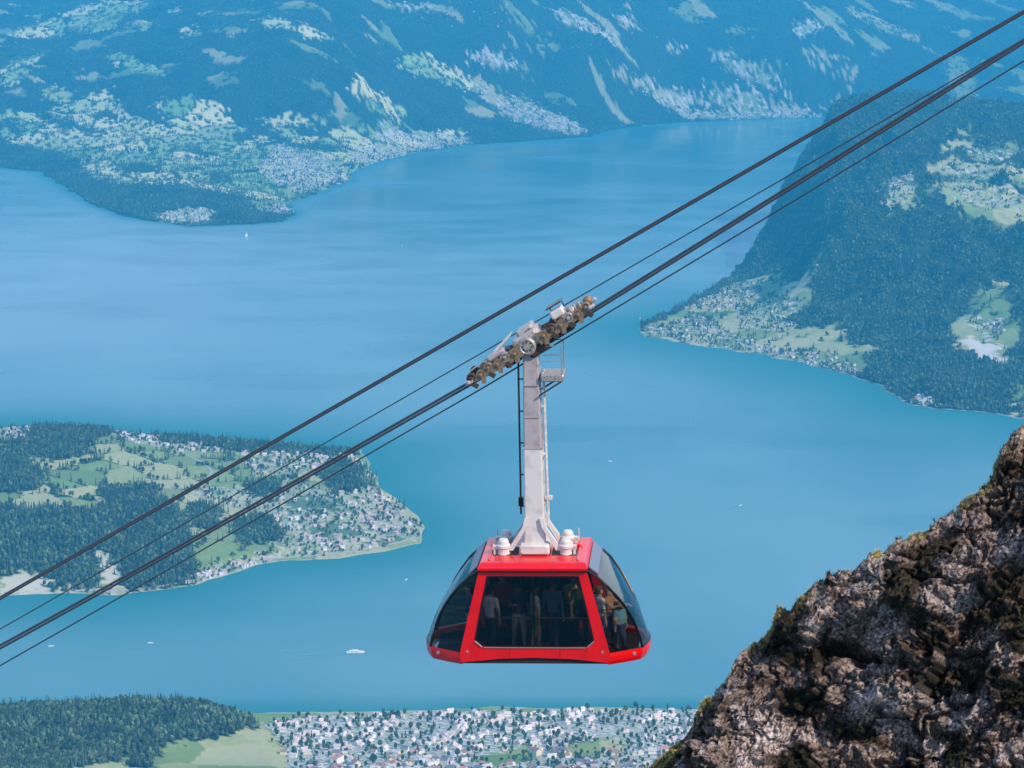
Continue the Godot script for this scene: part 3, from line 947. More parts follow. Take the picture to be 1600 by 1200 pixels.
	for z in [0.46, -0.46]:
		for s in [-1.0, 1.0]:
			st = begin()
			var b := []
			for q in [[0.25, -0.14, 0.16], [0.9, -0.12, 0.10], [1.72, -0.05, 0.06]]:
				b.append([mid + tilt * Vector3(s * q[0], q[1], z - 0.05), mid + tilt * Vector3(s * q[0], q[1], z + 0.05), mid + tilt * Vector3(s * q[0], q[2], z + 0.05), mid + tilt * Vector3(s * q[0], q[2], z - 0.05)])
			if s < 0:
				b.reverse()
			loft(st, b, true)
			var beam := put("rocker_beam", done(st), brass, car)
			for k in 6:
				var c := mid + tilt * Vector3(s * (0.42 + k * 0.245), 0.02 + 0.05 * (k % 2), z + 0.01)
				st = begin()
				lathe(st, c, Vector3(0, 0, signf(z)), [[0.0, -0.19], [0.05, -0.19], [0.10, -0.13], [0.115, -0.12], [0.075, -0.08], [0.075, -0.02], [0.115, 0.02], [0.112, 0.05], [0.085, 0.05], [0.075, 0.02], [0.045, 0.02], [0.045, 0.09], [0.02, 0.10], [0.0, 0.10]], 14)
				put("roller", done(st), [brass, soot, brass, steel, brass, brass][(k + (2 if s < 0 else 0)) % 6], beam)
				st = begin()
				var e := mid + tilt * Vector3(s * (0.42 + k * 0.245), -0.13, z + 0.05 * signf(z))
				box(st, e, Vector3(0.11, 0.16, 0.06), tilt * Basis(Vector3(0, 0, 1), 0.5 * (1 if k % 2 else -1)))
				put("roller_link", done(st), soot if k % 2 else brass, beam)
			# guide shoe at the very end
			st = begin()
			var tip := mid + tilt * Vector3(s * 1.74, 0.0, z)
			bevel_box(st, tip, Vector3(0.22, 0.09, 0.16), 0.025, tilt)
			lathe(st, tip + tilt * Vector3(0, 0.02, 0.1 * signf(z)), Vector3(0, 0, signf(z)), [[0.0, 0.0], [0.055, 0.0], [0.055, 0.02], [0.03, 0.04], [0.0, 0.04]], 12)
			put("end_shoe", done(st), old, beam)
	# central housing, hinge drum and covers
	st = begin()
	bevel_box(st, mid + tilt * Vector3(0.0, 0.10, 0), Vector3(0.74, 0.40, 0.86), 0.07, tilt)
	var hub := put("carriage_housing", done(st), casing, car)
	st = begin()
	bevel_box(st, mid + tilt * Vector3(0.06, 0.33, 0), Vector3(0.46, 0.16, 0.7), 0.05, tilt)
	put("housing_cap", done(st), casing, hub)
	st = begin()
	lathe(st, mid + Vector3(-0.06, -0.03, 0.42), Vector3(0, 0, 1), [[0.0, 0.0], [0.22, 0.0], [0.22, 0.07], [0.17, 0.1], [0.14, 0.08], [0.09, 0.08], [0.08, 0.12], [0.0, 0.12]], 24)
	put("hinge_drum", done(st), steel, hub)
	for k in 8:
		var a := TAU * k / 8.0
		st = begin()
		lathe(st, mid + Vector3(-0.06 + cos(a) * 0.115, -0.03 + sin(a) * 0.115, 0.5), Vector3(0, 0, 1), [[0.02, 0.0], [0.02, 0.02], [0.0, 0.022]], 6)
		put("drum_bolt", done(st), soot, hub)
	st = begin()
	bevel_box(st, mid + tilt * Vector3(0.95, 0.27, 0.1), Vector3(0.34, 0.2, 0.4), 0.03, tilt)
	put("control_box", done(st), pale, hub)
	st = begin()
	box(st, mid + tilt * Vector3(0.95, 0.47, -0.1), Vector3(0.42, 0.03, 0.5), tilt)
	put("cover_plate", done(st), black, hub)
	for x in [0.78, 1.12]:
		st = begin()
		bar(st, mid + tilt * Vector3(x, 0.3, -0.3), mid + tilt * Vector3(x, 0.47, -0.3), 0.015, 6)
		put("cover_post", done(st), black, hub)
	st = begin()
	bevel_box(st, mid + tilt * Vector3(-0.86, 0.2, 0.1), Vector3(0.5, 0.14, 0.5), 0.04, tilt)
	put("brake_cover", done(st), old, hub)
	st = begin()
	bar(st, mid + tilt * Vector3(-0.95, 0.25, 0.2), mid + tilt * Vector3(-0.3, 0.42, 0.2), 0.02, 6)
	put("stay_rod", done(st), pale, hub)
	st = begin()
	bar(st, mid + tilt * Vector3(-0.95, 0.25, -0.2), mid + tilt * Vector3(-0.3, 0.42, -0.2), 0.02, 6)
	put("stay_rod", done(st), pale, hub)
	st = begin()
	bevel_box(st, mid + tilt * Vector3(0.75, -0.2, 0), Vector3(0.7, 0.14, 0.5), 0.03, tilt)
	put("brake_unit", done(st), soot, hub)
	st = begin()
	bevel_box(st, mid + tilt * Vector3(0.1, -0.22, 0), Vector3(0.5, 0.22, 0.8), 0.04, tilt)
	put("brake_unit", done(st), soot, hub)
	st = begin()
	bevel_box(st, mid + tilt * Vector3(-0.6, -0.18, 0), Vector3(0.45, 0.12, 0.45), 0.03, tilt)
	put("brake_unit", done(st), soot, hub)
	st = begin()
	bar(st, mid + tilt * Vector3(0.9, 0.26, 0.17), mid + tilt * Vector3(1.66, 0.26, 0.17), 0.016, 6)
	put("guard_rail", done(st), old, hub)
	for k in 5:
		st = begin()
		bar(st, mid + tilt * Vector3(1.0 + k * 0.13, 0.12, 0.2), mid + tilt * Vector3(1.0 + k * 0.13, 0.27, 0.16), 0.02, 5)
		put("rail_post", done(st), old, hub)
	st = begin()
	bar(st, mid + tilt * Vector3(-1.66, 0.19, 0.2), mid + tilt * Vector3(-1.1, 0.24, 0.2), 0.016, 6)
	put("guard_rail", done(st), old, hub)

func rope(called: String, label: String, category: String, group: String, pts: Array, r: float, m: Material) -> void:
	# points in the cabin's own axes without its roll, joined by straight lines eased into a sag
	var basis := Basis(Vector3.UP, deg_to_rad(CAR_YAW))
	var w := []
	for p in pts:
		w.append(CAR_AT + basis * p)
	var st := begin()
	st.set_smooth_group(0)
	tube(st, w, [r], 8)
	var o := put(called, done(st), m)
	tag(o, label, category, group)

func sagged(a: Vector3, b: Vector3, sag: float, n: int) -> Array:
	var out := []
	for i in n + 1:
		var t := float(i) / n
		out.append(a.lerp(b, t) - Vector3(0, sag * 4.0 * t * (1.0 - t), 0))
	return out

func make_ropes() -> void:
	var m := grime(Color(0.24, 0.26, 0.30), Color(0.15, 0.16, 0.18), 0.04, 4.0, 0.5, 0.4)
	var thin := mat(Color(0.20, 0.23, 0.27), 0.5, 0.3)
	# the near track: two ropes bent over the carriage
	for k in 2:
		var z := -0.94 if k == 0 else -1.46
		var left := sagged(Vector3(-52.0, -21.5, z), Vector3(-1.7, 6.58, z), 0.5, 10)
		var right := sagged(Vector3(1.25, 8.42, z), Vector3(34.0, 30.1, z), 0.1, 10)
		rope("track_rope", ["thick steel track rope, nearer of the two under the carriage rollers", "thick steel track rope, farther of the two under the carriage rollers"][k], "cable", "paired track ropes", left + right, 0.031, m)
	rope("haul_rope", "thin haul rope running just below the track that carries the red cabin", "cable", "haul ropes", sagged(Vector3(-52.0, -23.2, -1.15), Vector3(-1.36, 6.50, -1.15), 0.3, 10) + sagged(Vector3(1.21, 8.12, -1.15), Vector3(34.0, 29.5, -1.15), 0.2, 10), 0.019, thin)
	# the empty track on the other side
	for k in 2:
		var z := -8.95 if k == 0 else -9.41
		rope("track_rope", ["thick steel track rope of the empty upper track, nearer of its pair", "thick steel track rope of the empty upper track, farther of its pair"][k], "cable", "paired track ropes", sagged(Vector3(-54.0, -24.1, z), Vector3(36.0, 29.4, z), 0.1, 20), 0.032, m)
	rope("haul_rope", "thin haul rope hanging between the empty upper track and the cabin's track", "cable", "haul ropes", sagged(Vector3(-54.0, -24.9, -9.2), Vector3(36.0, 29.0, -9.2), 0.4, 20), 0.018, thin)
# ------------------------------------------------------------------ passengers
func smin(a: float, b: float, k: float) -> float:
	var h := maxf(k - absf(a - b), 0.0) / k
	return minf(a, b) - h * h * k * 0.25

func capsule(p: Vector3, a: Vector3, b: Vector3, ra: float, rb: float) -> float:
	var e := b - a
	var t := clampf((p - a).dot(e) / maxf(e.length_squared(), 1e-6), 0.0, 1.0)
	return (p - a - e * t).length() - lerpf(ra, rb, t)

func nets(bones: Array, lo: Vector3, hi: Vector3, cell: float, tint: Callable, blend := 0.05) -> ArrayMesh:
	# surface nets over the smooth union of tapered capsules
	var n := Vector3i(((hi - lo) / cell).ceil()) + Vector3i.ONE
	var f := PackedFloat32Array()
	f.resize(n.x * n.y * n.z)
	f.fill(1.0)
	for bn in bones:
		var r: float = maxf(bn[2], bn[3]) + blend + cell * 2.0
		var a: Vector3 = bn[0]
		var b: Vector3 = bn[1]
		var i0 := Vector3i(((a.min(b) - Vector3.ONE * r - lo) / cell).floor()).clamp(Vector3i.ZERO, n - Vector3i.ONE)
		var i1 := Vector3i(((a.max(b) + Vector3.ONE * r - lo) / cell).ceil()).clamp(Vector3i.ZERO, n - Vector3i.ONE)
		for z in range(i0.z, i1.z + 1):
			for y in range(i0.y, i1.y + 1):
				for x in range(i0.x, i1.x + 1):
					var k := (z * n.y + y) * n.x + x
					f[k] = smin(f[k], capsule(lo + Vector3(x, y, z) * cell, a, b, bn[2], bn[3]), blend)
	var st := SurfaceTool.new()
	st.begin(Mesh.PRIMITIVE_TRIANGLES)
	var id := {}
	var verts := []
	var off := [0, 1, n.x, n.x + 1, n.x * n.y, n.x * n.y + 1, n.x * n.y + n.x, n.x * n.y + n.x + 1]
	for z in n.z - 1:
		for y in n.y - 1:
			for x in n.x - 1:
				var k := (z * n.y + y) * n.x + x
				var mask := 0
				for c in 8:
					if f[k + off[c]] < 0.0:
						mask |= 1 << c
				if mask == 0 or mask == 255:
					continue
				var s := Vector3.ZERO
				var m := 0
				for e in [[0, 1], [2, 3], [4, 5], [6, 7], [0, 2], [1, 3], [4, 6], [5, 7], [0, 4], [1, 5], [2, 6], [3, 7]]:
					var va := f[k + off[e[0]]]
					var vb := f[k + off[e[1]]]
					if (va < 0.0) != (vb < 0.0):
						var t := va / (va - vb)
						var pa := Vector3(e[0] & 1, (e[0] >> 1) & 1, e[0] >> 2)
						var pb := Vector3(e[1] & 1, (e[1] >> 1) & 1, e[1] >> 2)
						s += pa.lerp(pb, t)
						m += 1
				id[k] = verts.size()
				verts.append(lo + (Vector3(x, y, z) + s / m) * cell)
	for p in verts:
		st.set_color(tint.call(p))
		st.add_vertex(p)
	var dx := 1
	var dy := n.x
	var dz := n.x * n.y
	for k in id:
		for ax in [[dx, dy, dz], [dy, dz, dx], [dz, dx, dy]]:
			var k2: int = k + ax[0]
			if k2 >= f.size() or (f[k] < 0.0) == (f[k2] < 0.0):
				continue
			var q1: int = k - ax[1]
			var q2: int = k - ax[1] - ax[2]
			var q3: int = k - ax[2]
			if not (id.has(q1) and id.has(q2) and id.has(q3)):
				continue
			var order := [id[k], id[q1], id[q2], id[q3]] if f[k] < 0.0 else [id[k], id[q3], id[q2], id[q1]]
			for t in [0, 2, 1, 0, 3, 2]:
				st.add_index(order[t])
	st.generate_normals()
	return st.commit()

func make_person(label: String, at: Vector3, turn: float, skin: Color, top: Color, legs: Color, hair: Color, pose: Dictionary) -> void:
	var h: float = pose.get("tall", 1.72)
	var k := h / 1.72
	var o := thing("person", label, "person", Vector3.ZERO, "passengers in the cable car")
	var basis := Basis(Vector3.UP, deg_to_rad(CAR_YAW)) * Basis(Vector3(0, 0, 1), deg_to_rad(CAR_ROLL))
	o.transform = Transform3D(basis * Basis(Vector3.UP, turn), CAR_AT + basis * at)
	var sh := 0.19
	var hands := []
	var bones := [
		[Vector3(0, 0.95, 0), Vector3(0, 1.12, 0.01), 0.125, 0.125], [Vector3(-0.05, 1.12, 0.0), Vector3(-0.075, 1.33, -0.01), 0.11, 0.10], [Vector3(0.05, 1.12, 0.0), Vector3(0.075, 1.33, -0.01), 0.11, 0.10],
		[Vector3(-sh + 0.03, 1.41, -0.01), Vector3(sh - 0.03, 1.41, -0.01), 0.062, 0.062], [Vector3(0, 1.40, -0.01), Vector3(0, 1.52, 0.015), 0.055, 0.05],
		[Vector3(0, 1.585, 0.03), Vector3(0, 1.64, 0.012), 0.07, 0.082], [Vector3(0, 1.535, 0.06), Vector3(0, 1.56, 0.05), 0.036, 0.05], [Vector3(0, 1.598, 0.095), Vector3(0, 1.578, 0.112), 0.012, 0.016],
		[Vector3(-0.082, 1.60, 0.012), Vector3(-0.084, 1.575, 0.014), 0.017, 0.014], [Vector3(0.082, 1.60, 0.012), Vector3(0.084, 1.575, 0.014), 0.017, 0.014]]
	for s in [-1.0, 1.0]:
		var stride: float = pose.get("stride", 0.04) * s
		var hip := Vector3(s * 0.085, 0.92, 0)
		var knee := Vector3(s * 0.10, 0.50, stride + 0.02)
		var ankle := Vector3(s * 0.11, 0.085, stride * 1.6 - 0.02)
		bones += [[hip, knee, 0.095, 0.062], [knee, ankle, 0.06, 0.04], [ankle + Vector3(0, -0.035, -0.03), ankle + Vector3(s * 0.02, -0.05, 0.16), 0.045, 0.034]]
		var lift: float = pose.get("left_arm" if s < 0 else "right_arm", 0.0)
		var sp := Vector3(s * sh, 1.40, -0.01)
		var ed := Vector3(s * 0.25, -cos(lift * 0.8), sin(lift * 0.8)).normalized()
		var elbow := sp + ed * 0.28
		var wd := Vector3(-s * 0.12 * lift, -cos(lift * 1.6), sin(lift * 1.6) + 0.12).normalized()
		var wrist := elbow + wd * 0.25
		var palm := wrist + wd * 0.075
		bones += [[sp, elbow, 0.053, 0.042], [elbow, wrist, 0.041, 0.028], [wrist, palm, 0.026, 0.036]]
		hands.append([palm, wd, s])
	for b in bones:
		b[0] *= k
		b[1] *= k
	var short: bool = pose.get("shorts", false)
	var sleeve: float = pose.get("sleeve", 0.16)
	var tint := func(p: Vector3) -> Color:
		var q := p / k
		if q.y > 1.47 and absf(q.x) < 0.15:
			return skin
		if q.y < 0.075:
			return Color(0.06, 0.055, 0.05)
		if q.y < 0.96 and absf(q.x) < 0.23:
			return skin if short and q.y < 0.56 else legs
		if absf(q.x) > 0.15 and (q - Vector3(signf(q.x) * sh, 1.40, 0)).length() > sleeve + 0.05:
			return skin
		return top
	var m := vmat(0.8, 0.3)
	var whole := SurfaceTool.new()
	whole.append_from(nets(bones, Vector3(-0.5, -0.04, -0.3) * k, Vector3(0.5, 1.8, 0.62) * k, 0.026, tint), 0, Transform3D.IDENTITY)
	# hands: a palm, four unequal fingers bent at the knuckles and a thumb from the side of the palm
	for hd in hands:
		var palm: Vector3 = hd[0] * k
		var d: Vector3 = hd[1]
		var side := Vector3(0, 0, 1).cross(d).normalized() if absf(d.z) < 0.9 else Vector3(1, 0, 0)
		var inner := side.cross(d).normalized()
		var hb := [[palm - d * 0.07, palm - d * 0.03, 0.026, 0.028], [palm - d * 0.02 + side * 0.018, palm + d * 0.02 + side * 0.02, 0.017, 0.016], [palm - d * 0.02 - side * 0.018, palm + d * 0.018 - side * 0.02, 0.017, 0.015]]
		for q in 4:
			var base := palm + d * 0.022 + side * (0.031 - q * 0.0205)
			var long: float = [0.068, 0.076, 0.07, 0.055][q]
			hb.append([base, base + d * long * 0.55 + inner * 0.006, 0.0095, 0.009])
			hb.append([base + d * long * 0.55 + inner * 0.006, base + d * long * 0.9 + inner * 0.03, 0.009, 0.0075])
		var tb := palm - d * 0.025 + side * 0.03
		hb += [[tb, tb + side * 0.026 + d * 0.025, 0.013, 0.011], [tb + side * 0.026 + d * 0.025, tb + side * 0.03 + d * 0.055 + inner * 0.015, 0.011, 0.008]]
		whole.append_from(nets(hb, palm - Vector3.ONE * 0.135, palm + Vector3.ONE * 0.135, 0.0065, func(_p: Vector3) -> Color: return skin, 0.008), 0, Transform3D.IDENTITY)
	put("body", whole.commit(), m, o)
	# hair: a cap over the crown and the back of the head, longer for some
	var long: float = pose.get("hair", 0.0)
	var hb := [[Vector3(0, 1.655, -0.012) * k, Vector3(0, 1.67, 0.02) * k, 0.082, 0.078], [Vector3(0, 1.60, -0.035) * k, Vector3(0, 1.655, -0.02) * k, 0.07, 0.08]]
	if long > 0.0:
		hb.append([Vector3(0, 1.60, -0.05) * k, Vector3(0, 1.6 - long, -0.075) * k, 0.07, 0.05])
	put("hair", nets(hb, Vector3(-0.14, 1.28, -0.2) * k, Vector3(0.14, 1.8, 0.14) * k, 0.018, func(_p: Vector3) -> Color: return hair, 0.03), m, o)
	# eyes and mouth
	var st := begin()
	for s in [-1.0, 1.0]:
		st = begin()
		lathe(st, Vector3(s * 0.032, 1.605, 0.083) * k, Vector3(s * 0.2, 0, 1), [[0.0, 0.0], [0.011, 0.0], [0.008, 0.006], [0.0, 0.008]], 8)
		put("eye", done(st), mat(Color(0.1, 0.08, 0.07), 0.3), o)
	st = begin()
	box(st, Vector3(0, 1.545, 0.092) * k, Vector3(0.045, 0.008, 0.012))
	put("mouth", done(st), mat(Color(0.55, 0.28, 0.26), 0.5), o)

func make_people() -> void:
	var fair := Color(0.48, 0.30, 0.22)
	var tan := Color(0.36, 0.21, 0.14)
	make_person("person in a pale shirt at the left end of the big side window", Vector3(-1.17, -0.03, -0.42), 2.6, fair, Color(0.72, 0.70, 0.74), Color(0.05, 0.06, 0.05), Color(0.06, 0.04, 0.03), {"tall": 1.68})
	make_person("person in a dark top and light trousers standing with one foot forward", Vector3(-0.50, -0.03, -0.7), 0.3, tan, Color(0.09, 0.08, 0.08), Color(0.62, 0.60, 0.58), Color(0.10, 0.07, 0.05), {"tall": 1.66, "stride": 0.1, "left_arm": 1.2})
	make_person("person in a blue-grey jacket with its back to the big side window", Vector3(0.36, -0.03, -0.62), 2.7, fair, Color(0.22, 0.32, 0.42), Color(0.10, 0.12, 0.16), Color(0.16, 0.11, 0.07), {"tall": 1.8, "sleeve": 0.6})
	make_person("person in a black coat turned away near the middle grab pole", Vector3(0.05, -0.03, -1.6), 3.0, fair, Color(0.03, 0.03, 0.035), Color(0.04, 0.04, 0.06), Color(0.04, 0.03, 0.02), {"tall": 1.7, "sleeve": 0.6, "hair": 0.2})
	make_person("person in a dark green top by the right leg of the red frame", Vector3(1.02, -0.03, -0.9), 0.5, tan, Color(0.05, 0.10, 0.06), Color(0.05, 0.05, 0.06), Color(0.05, 0.04, 0.03), {"tall": 1.74})
	make_person("person in a white top just behind the right corner window", Vector3(1.50, -0.03, -0.5), 2.2, fair, Color(0.75, 0.68, 0.64), Color(0.12, 0.22, 0.36), Color(0.12, 0.08, 0.05), {"tall": 1.66, "right_arm": 1.3})
	make_person("person in an orange-brown top with raised arms at the curved front window", Vector3(1.72, -0.03, -0.85), 1.2, fair, Color(0.5, 0.22, 0.10), Color(0.06, 0.12, 0.25), Color(0.2, 0.13, 0.07), {"tall": 1.52, "left_arm": 1.2, "right_arm": 1.0, "sleeve": 0.1})
	make_person("small person in a teal shirt low in the right corner window", Vector3(2.0, -0.03, -0.7), 0.8, fair, Color(0.16, 0.38, 0.44), Color(0.05, 0.08, 0.16), Color(0.25, 0.17, 0.09), {"tall": 1.2, "hair": 0.15})
	make_person("person in a striking red top near the far left pole", Vector3(-0.95, -0.03, -1.5), 0.2, fair, Color(0.5, 0.05, 0.05), Color(0.08, 0.09, 0.14), Color(0.09, 0.06, 0.04), {"tall": 1.7})
	make_person("person in a light grey shirt and shorts in the middle of the side window", Vector3(-0.08, -0.03, -0.55), 1.9, fair, Color(0.52, 0.53, 0.55), Color(0.30, 0.27, 0.22), Color(0.13, 0.09, 0.06), {"tall": 1.71, "shorts": true, "stride": 0.08, "right_arm": 1.0})
	make_person("person in a navy top at the left corner window", Vector3(-1.72, -0.03, -0.8), -1.2, tan, Color(0.05, 0.07, 0.16), Color(0.32, 0.30, 0.27), Color(0.05, 0.04, 0.03), {"tall": 1.63, "hair": 0.18})
	make_person("person in a yellow top behind the others near the right pole", Vector3(0.78, -0.03, -1.45), 0.7, fair, Color(0.62, 0.48, 0.12), Color(0.07, 0.08, 0.11), Color(0.2, 0.15, 0.08), {"tall": 1.69, "left_arm": 0.7})
# ------------------------------------------------------------------ the near rock
func hash2(i: int, j: int, s: int) -> float:
	var h := (i * 374761393 + j * 668265263 + s * 1442695041) & 0x7fffffff
	h = ((h ^ (h >> 13)) * 1274126177) & 0x7fffffff
	return float((h ^ (h >> 16)) & 0xffff) / 65535.0

func facets(x: float, y: float, s: int) -> float:
	# broken rock: each cell of a jittered grid is a tilted plane of its own
	var ci := floori(x)
	var cj := floori(y)
	var best := 9.0
	var second := 9.0
	var val := 0.0
	for j in range(cj - 1, cj + 2):
		for i in range(ci - 1, ci + 2):
			var px := i + 0.15 + 0.7 * hash2(i, j, s)
			var py := j + 0.15 + 0.7 * hash2(i, j, s + 1)
			var dx := x - px
			var dy := y - py
			var d := dx * dx + dy * dy
			if d < best:
				second = best
				best = d
				val = hash2(i, j, s + 2) - 0.5 + dx * (hash2(i, j, s + 3) - 0.5) * 1.5 + dy * (hash2(i, j, s + 4) - 0.5) * 1.5
			elif d < second:
				second = d
	var gap := sqrt(second) - sqrt(best)
	return val - 0.35 * maxf(0.0, 1.0 - gap / 0.12)

func make_rock() -> void:
	var line := []
	for i in range(0, RIDGE.size(), 3):
		line.append(Vector3(RIDGE[i], RIDGE[i + 1], RIDGE[i + 2]))
	# even steps along the ridge
	var along := [0.0]
	for i in range(1, line.size()):
		along.append(along[-1] + line[i].distance_to(line[i - 1]))
	var step := 0.036
	# fine steps where the rock is close to the path of the cabin, wider ones farther along and down
	var stops := []
	var reach := 0.0
	while reach < along[-1] - 0.3:
		stops.append(reach)
		reach += step if reach > 6.8 and reach < 23.8 else 0.14
	var ns := stops.size()
	var n := Vector3(-0.34, 0.40, 0.85).normalized()
	var g := (Vector3.DOWN - n * Vector3.DOWN.dot(n)).normalized()
	var e1 := g.cross(n).normalized()
	var back := Vector3(0.45, -0.72, -0.53).normalized()
	var down := []
	for i in 30:
		down.append(-1.66 - (30 - i) * 0.4)
	for i in 46:
		down.append((i - 46) * step)
	for i in 331:
		down.append(i * step)
	for i in 60:
		down.append(330 * step + (i + 1) * 0.3)
	var nb := 76
	var big := noise(FastNoiseLite.TYPE_SIMPLEX, 0.17, 4, 31)
	var mid := noise(FastNoiseLite.TYPE_SIMPLEX, 0.9, 4, 32)
	var fine := noise(FastNoiseLite.TYPE_SIMPLEX, 5.0, 3, 33)
	var hue := noise(FastNoiseLite.TYPE_SIMPLEX, 0.5, 4, 34)
	var moss := noise(FastNoiseLite.TYPE_SIMPLEX, 0.34, 5, 35)
	var at := PackedVector3Array()
	var col := PackedColorArray()
	var rows := down.size()
	var seg := 0
	var tufts := []
	for i in ns:
		var d: float = stops[i]
		while seg < line.size() - 2 and along[seg + 1] < d:
			seg += 1
		var r: Vector3 = line[seg].lerp(line[seg + 1], (d - along[seg]) / (along[seg + 1] - along[seg]))
		for j in rows:
			var t: float = down[j]
			var p: Vector3 = r + (g * t if t >= 0.0 else back * -t * 1.6)
			var a := p.dot(e1)
			var b := p.dot(g)
			if t < 0.0:
				a = (r + e1 * t).dot(e1)
				b = r.dot(g) + t * 0.8
			# strata run down to the lower right
			var u := a * 0.80 + b * 0.60
			var v := -a * 0.60 + b * 0.80
			var wu := u + mid.get_noise_2d(a, b) * 0.35
			var wv := v + mid.get_noise_2d(a + 40, b) * 0.35
			var lay := wv * 1.05 + big.get_noise_2d(a * 1.6, b * 1.6 + 50.0) * 1.3
			var bed: float = lay - floorf(lay)
			var beds: float = (bed if bed < 0.8 else (1.0 - bed) * 4.0) * (0.45 + 0.5 * hash2(floori(lay), 3, 5))
			var dis := big.get_noise_2d(a, b) * 1.0 + beds * 0.58 + facets(wu * 0.34, wv * 0.8, 1) * 1.2 + facets(wu * 0.9, wv * 2.0, 9) * 0.42 + facets(wu * 2.6, wv * 4.0, 17) * 0.15 + facets(wu * 6.0, wv * 8.0, 23) * 0.06 + facets(wu * 13.0, wv * 15.0, 27) * 0.022 + fine.get_noise_2d(a, b) * 0.02
			var keep := clampf(0.28 + absf(t) / 1.6, 0.0, 1.0)
			var q := p + n * dis * keep + Vector3(0, 1, 0) * (fine.get_noise_2d(a * 0.5, b * 0.5) * 0.05 + facets(wu * 2.6, wv * 2.6, 41) * 0.16 + facets(wu * 0.9, wv * 0.9, 43) * 0.2) * (1.0 - keep)
			at.append(q)
			# stone colours: lilac grey lichen, brown heath, ochre crest with sunlit highlight painted in
			var k := hue.get_noise_2d(a, b)
			var w := moss.get_noise_2d(a * 1.2, b * 2.0)
			var f := fine.get_noise_2d(a * 0.8, b * 0.8)
			var c := Color(0.26, 0.20, 0.175).lerp(Color(0.57, 0.485, 0.465), clampf(k * 2.0 + 0.4 + f, 0, 1))
			c = c.lerp(Color(0.075, 0.048, 0.036), clampf((w + 0.12 + f * 0.3) * 4.0, 0, 1) * 0.9)
			c = c.lerp(Color(0.022, 0.024, 0.012), clampf((w - 0.16 + f * 0.15) * 6.0, 0, 1) * 0.9)
			var up := clampf((d - 11.0) / 16.0, 0.0, 1.0)
			c = c.lerp(Color(0.115, 0.075, 0.055), clampf(up * 1.35 - t * 0.10 + k * 0.6 - 0.3, 0, 0.9))
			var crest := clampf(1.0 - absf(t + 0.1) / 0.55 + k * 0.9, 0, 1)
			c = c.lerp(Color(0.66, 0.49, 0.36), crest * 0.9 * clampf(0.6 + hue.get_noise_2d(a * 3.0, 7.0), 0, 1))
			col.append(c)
	var vn := PackedVector3Array()
	vn.resize(at.size())
	var index := PackedInt32Array()
	for i in ns:
		for j in rows:
			var k := i * rows + j
			var s0 := at[mini(i + 1, ns - 1) * rows + j] - at[maxi(i - 1, 0) * rows + j]
			var t0 := at[i * rows + mini(j + 1, rows - 1)] - at[i * rows + maxi(j - 1, 0)]
			vn[k] = t0.cross(s0).normalized()
			if vn[k].dot(n) < 0.0 and j > nb:
				vn[k] = vn[k]
			if i < ns - 1 and j < rows - 1:
				index.append_array([k, k + rows + 1, k + 1, k, k + rows, k + rows + 1])
	var arrays := []
	arrays.resize(Mesh.ARRAY_MAX)
	arrays[Mesh.ARRAY_VERTEX] = at
	arrays[Mesh.ARRAY_NORMAL] = vn
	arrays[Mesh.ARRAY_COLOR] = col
	arrays[Mesh.ARRAY_INDEX] = index
	var mesh := ArrayMesh.new()
	mesh.add_surface_from_arrays(Mesh.PRIMITIVE_TRIANGLES, arrays)
	var m := vmat(0.95, 0.25)
	m.albedo_texture = ntex(noise(FastNoiseLite.TYPE_SIMPLEX, 0.022, 6, 3), 512, [Color(0.22, 0.19, 0.18), Color(0.50, 0.46, 0.45), Color(0.86, 0.84, 0.84), Color(1, 1, 1)], [0.15, 0.38, 0.54, 0.75])
	m.uv1_triplanar = true
	m.uv1_world_triplanar = true
	m.uv1_scale = Vector3.ONE * 0.7
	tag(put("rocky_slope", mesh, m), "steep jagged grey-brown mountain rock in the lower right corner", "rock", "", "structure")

	# grass and dry heath rooted on the rock
	rng.seed = 77
	var blade := begin()
	for k in 9:
		var a := rng.randf() * TAU
		var lean := Vector3(cos(a), 0, sin(a)) * rng.randf_range(0.25, 0.75)
		var side := Vector3(-sin(a), 0, cos(a)) * 0.06
		var o := Vector3(cos(a), 0, sin(a)) * rng.randf() * 0.25
		var hgt := rng.randf_range(0.55, 1.0)
		quad(blade, o - side, o + side, o + side * 0.6 + lean * 0.4 + Vector3(0, hgt * 0.6, 0), o - side * 0.6 + lean * 0.4 + Vector3(0, hgt * 0.6, 0))
		tri(blade, o - side * 0.6 + lean * 0.4 + Vector3(0, hgt * 0.6, 0), o + side * 0.6 + lean * 0.4 + Vector3(0, hgt * 0.6, 0), o + lean + Vector3(0, hgt * 0.9, 0))
	var bm := done(blade)
	var gm := vmat(0.8, 0.2)
	gm.backlight_enabled = true
	gm.backlight = Color(0.3, 0.3, 0.2)
	var where := []
	var tint := []
	var dry := []
	var dtint := []
	var spots := [[Vector3(7.03, 1633.71, -49.47), 0.30], [Vector3(6.83, 1633.93, -49.52), 0.19], [Vector3(8.26, 1634.52, -49.64), 0.33], [Vector3(8.71, 1634.52, -49.64), 0.24], [Vector3(7.81, 1634.52, -49.64), 0.19], [Vector3(3.60, 1630.41, -48.75), 0.52], [Vector3(3.00, 1630.19, -48.70), 0.47], [Vector3(4.13, 1630.48, -48.77), 0.38], [Vector3(4.35, 1630.26, -48.72), 0.47]]
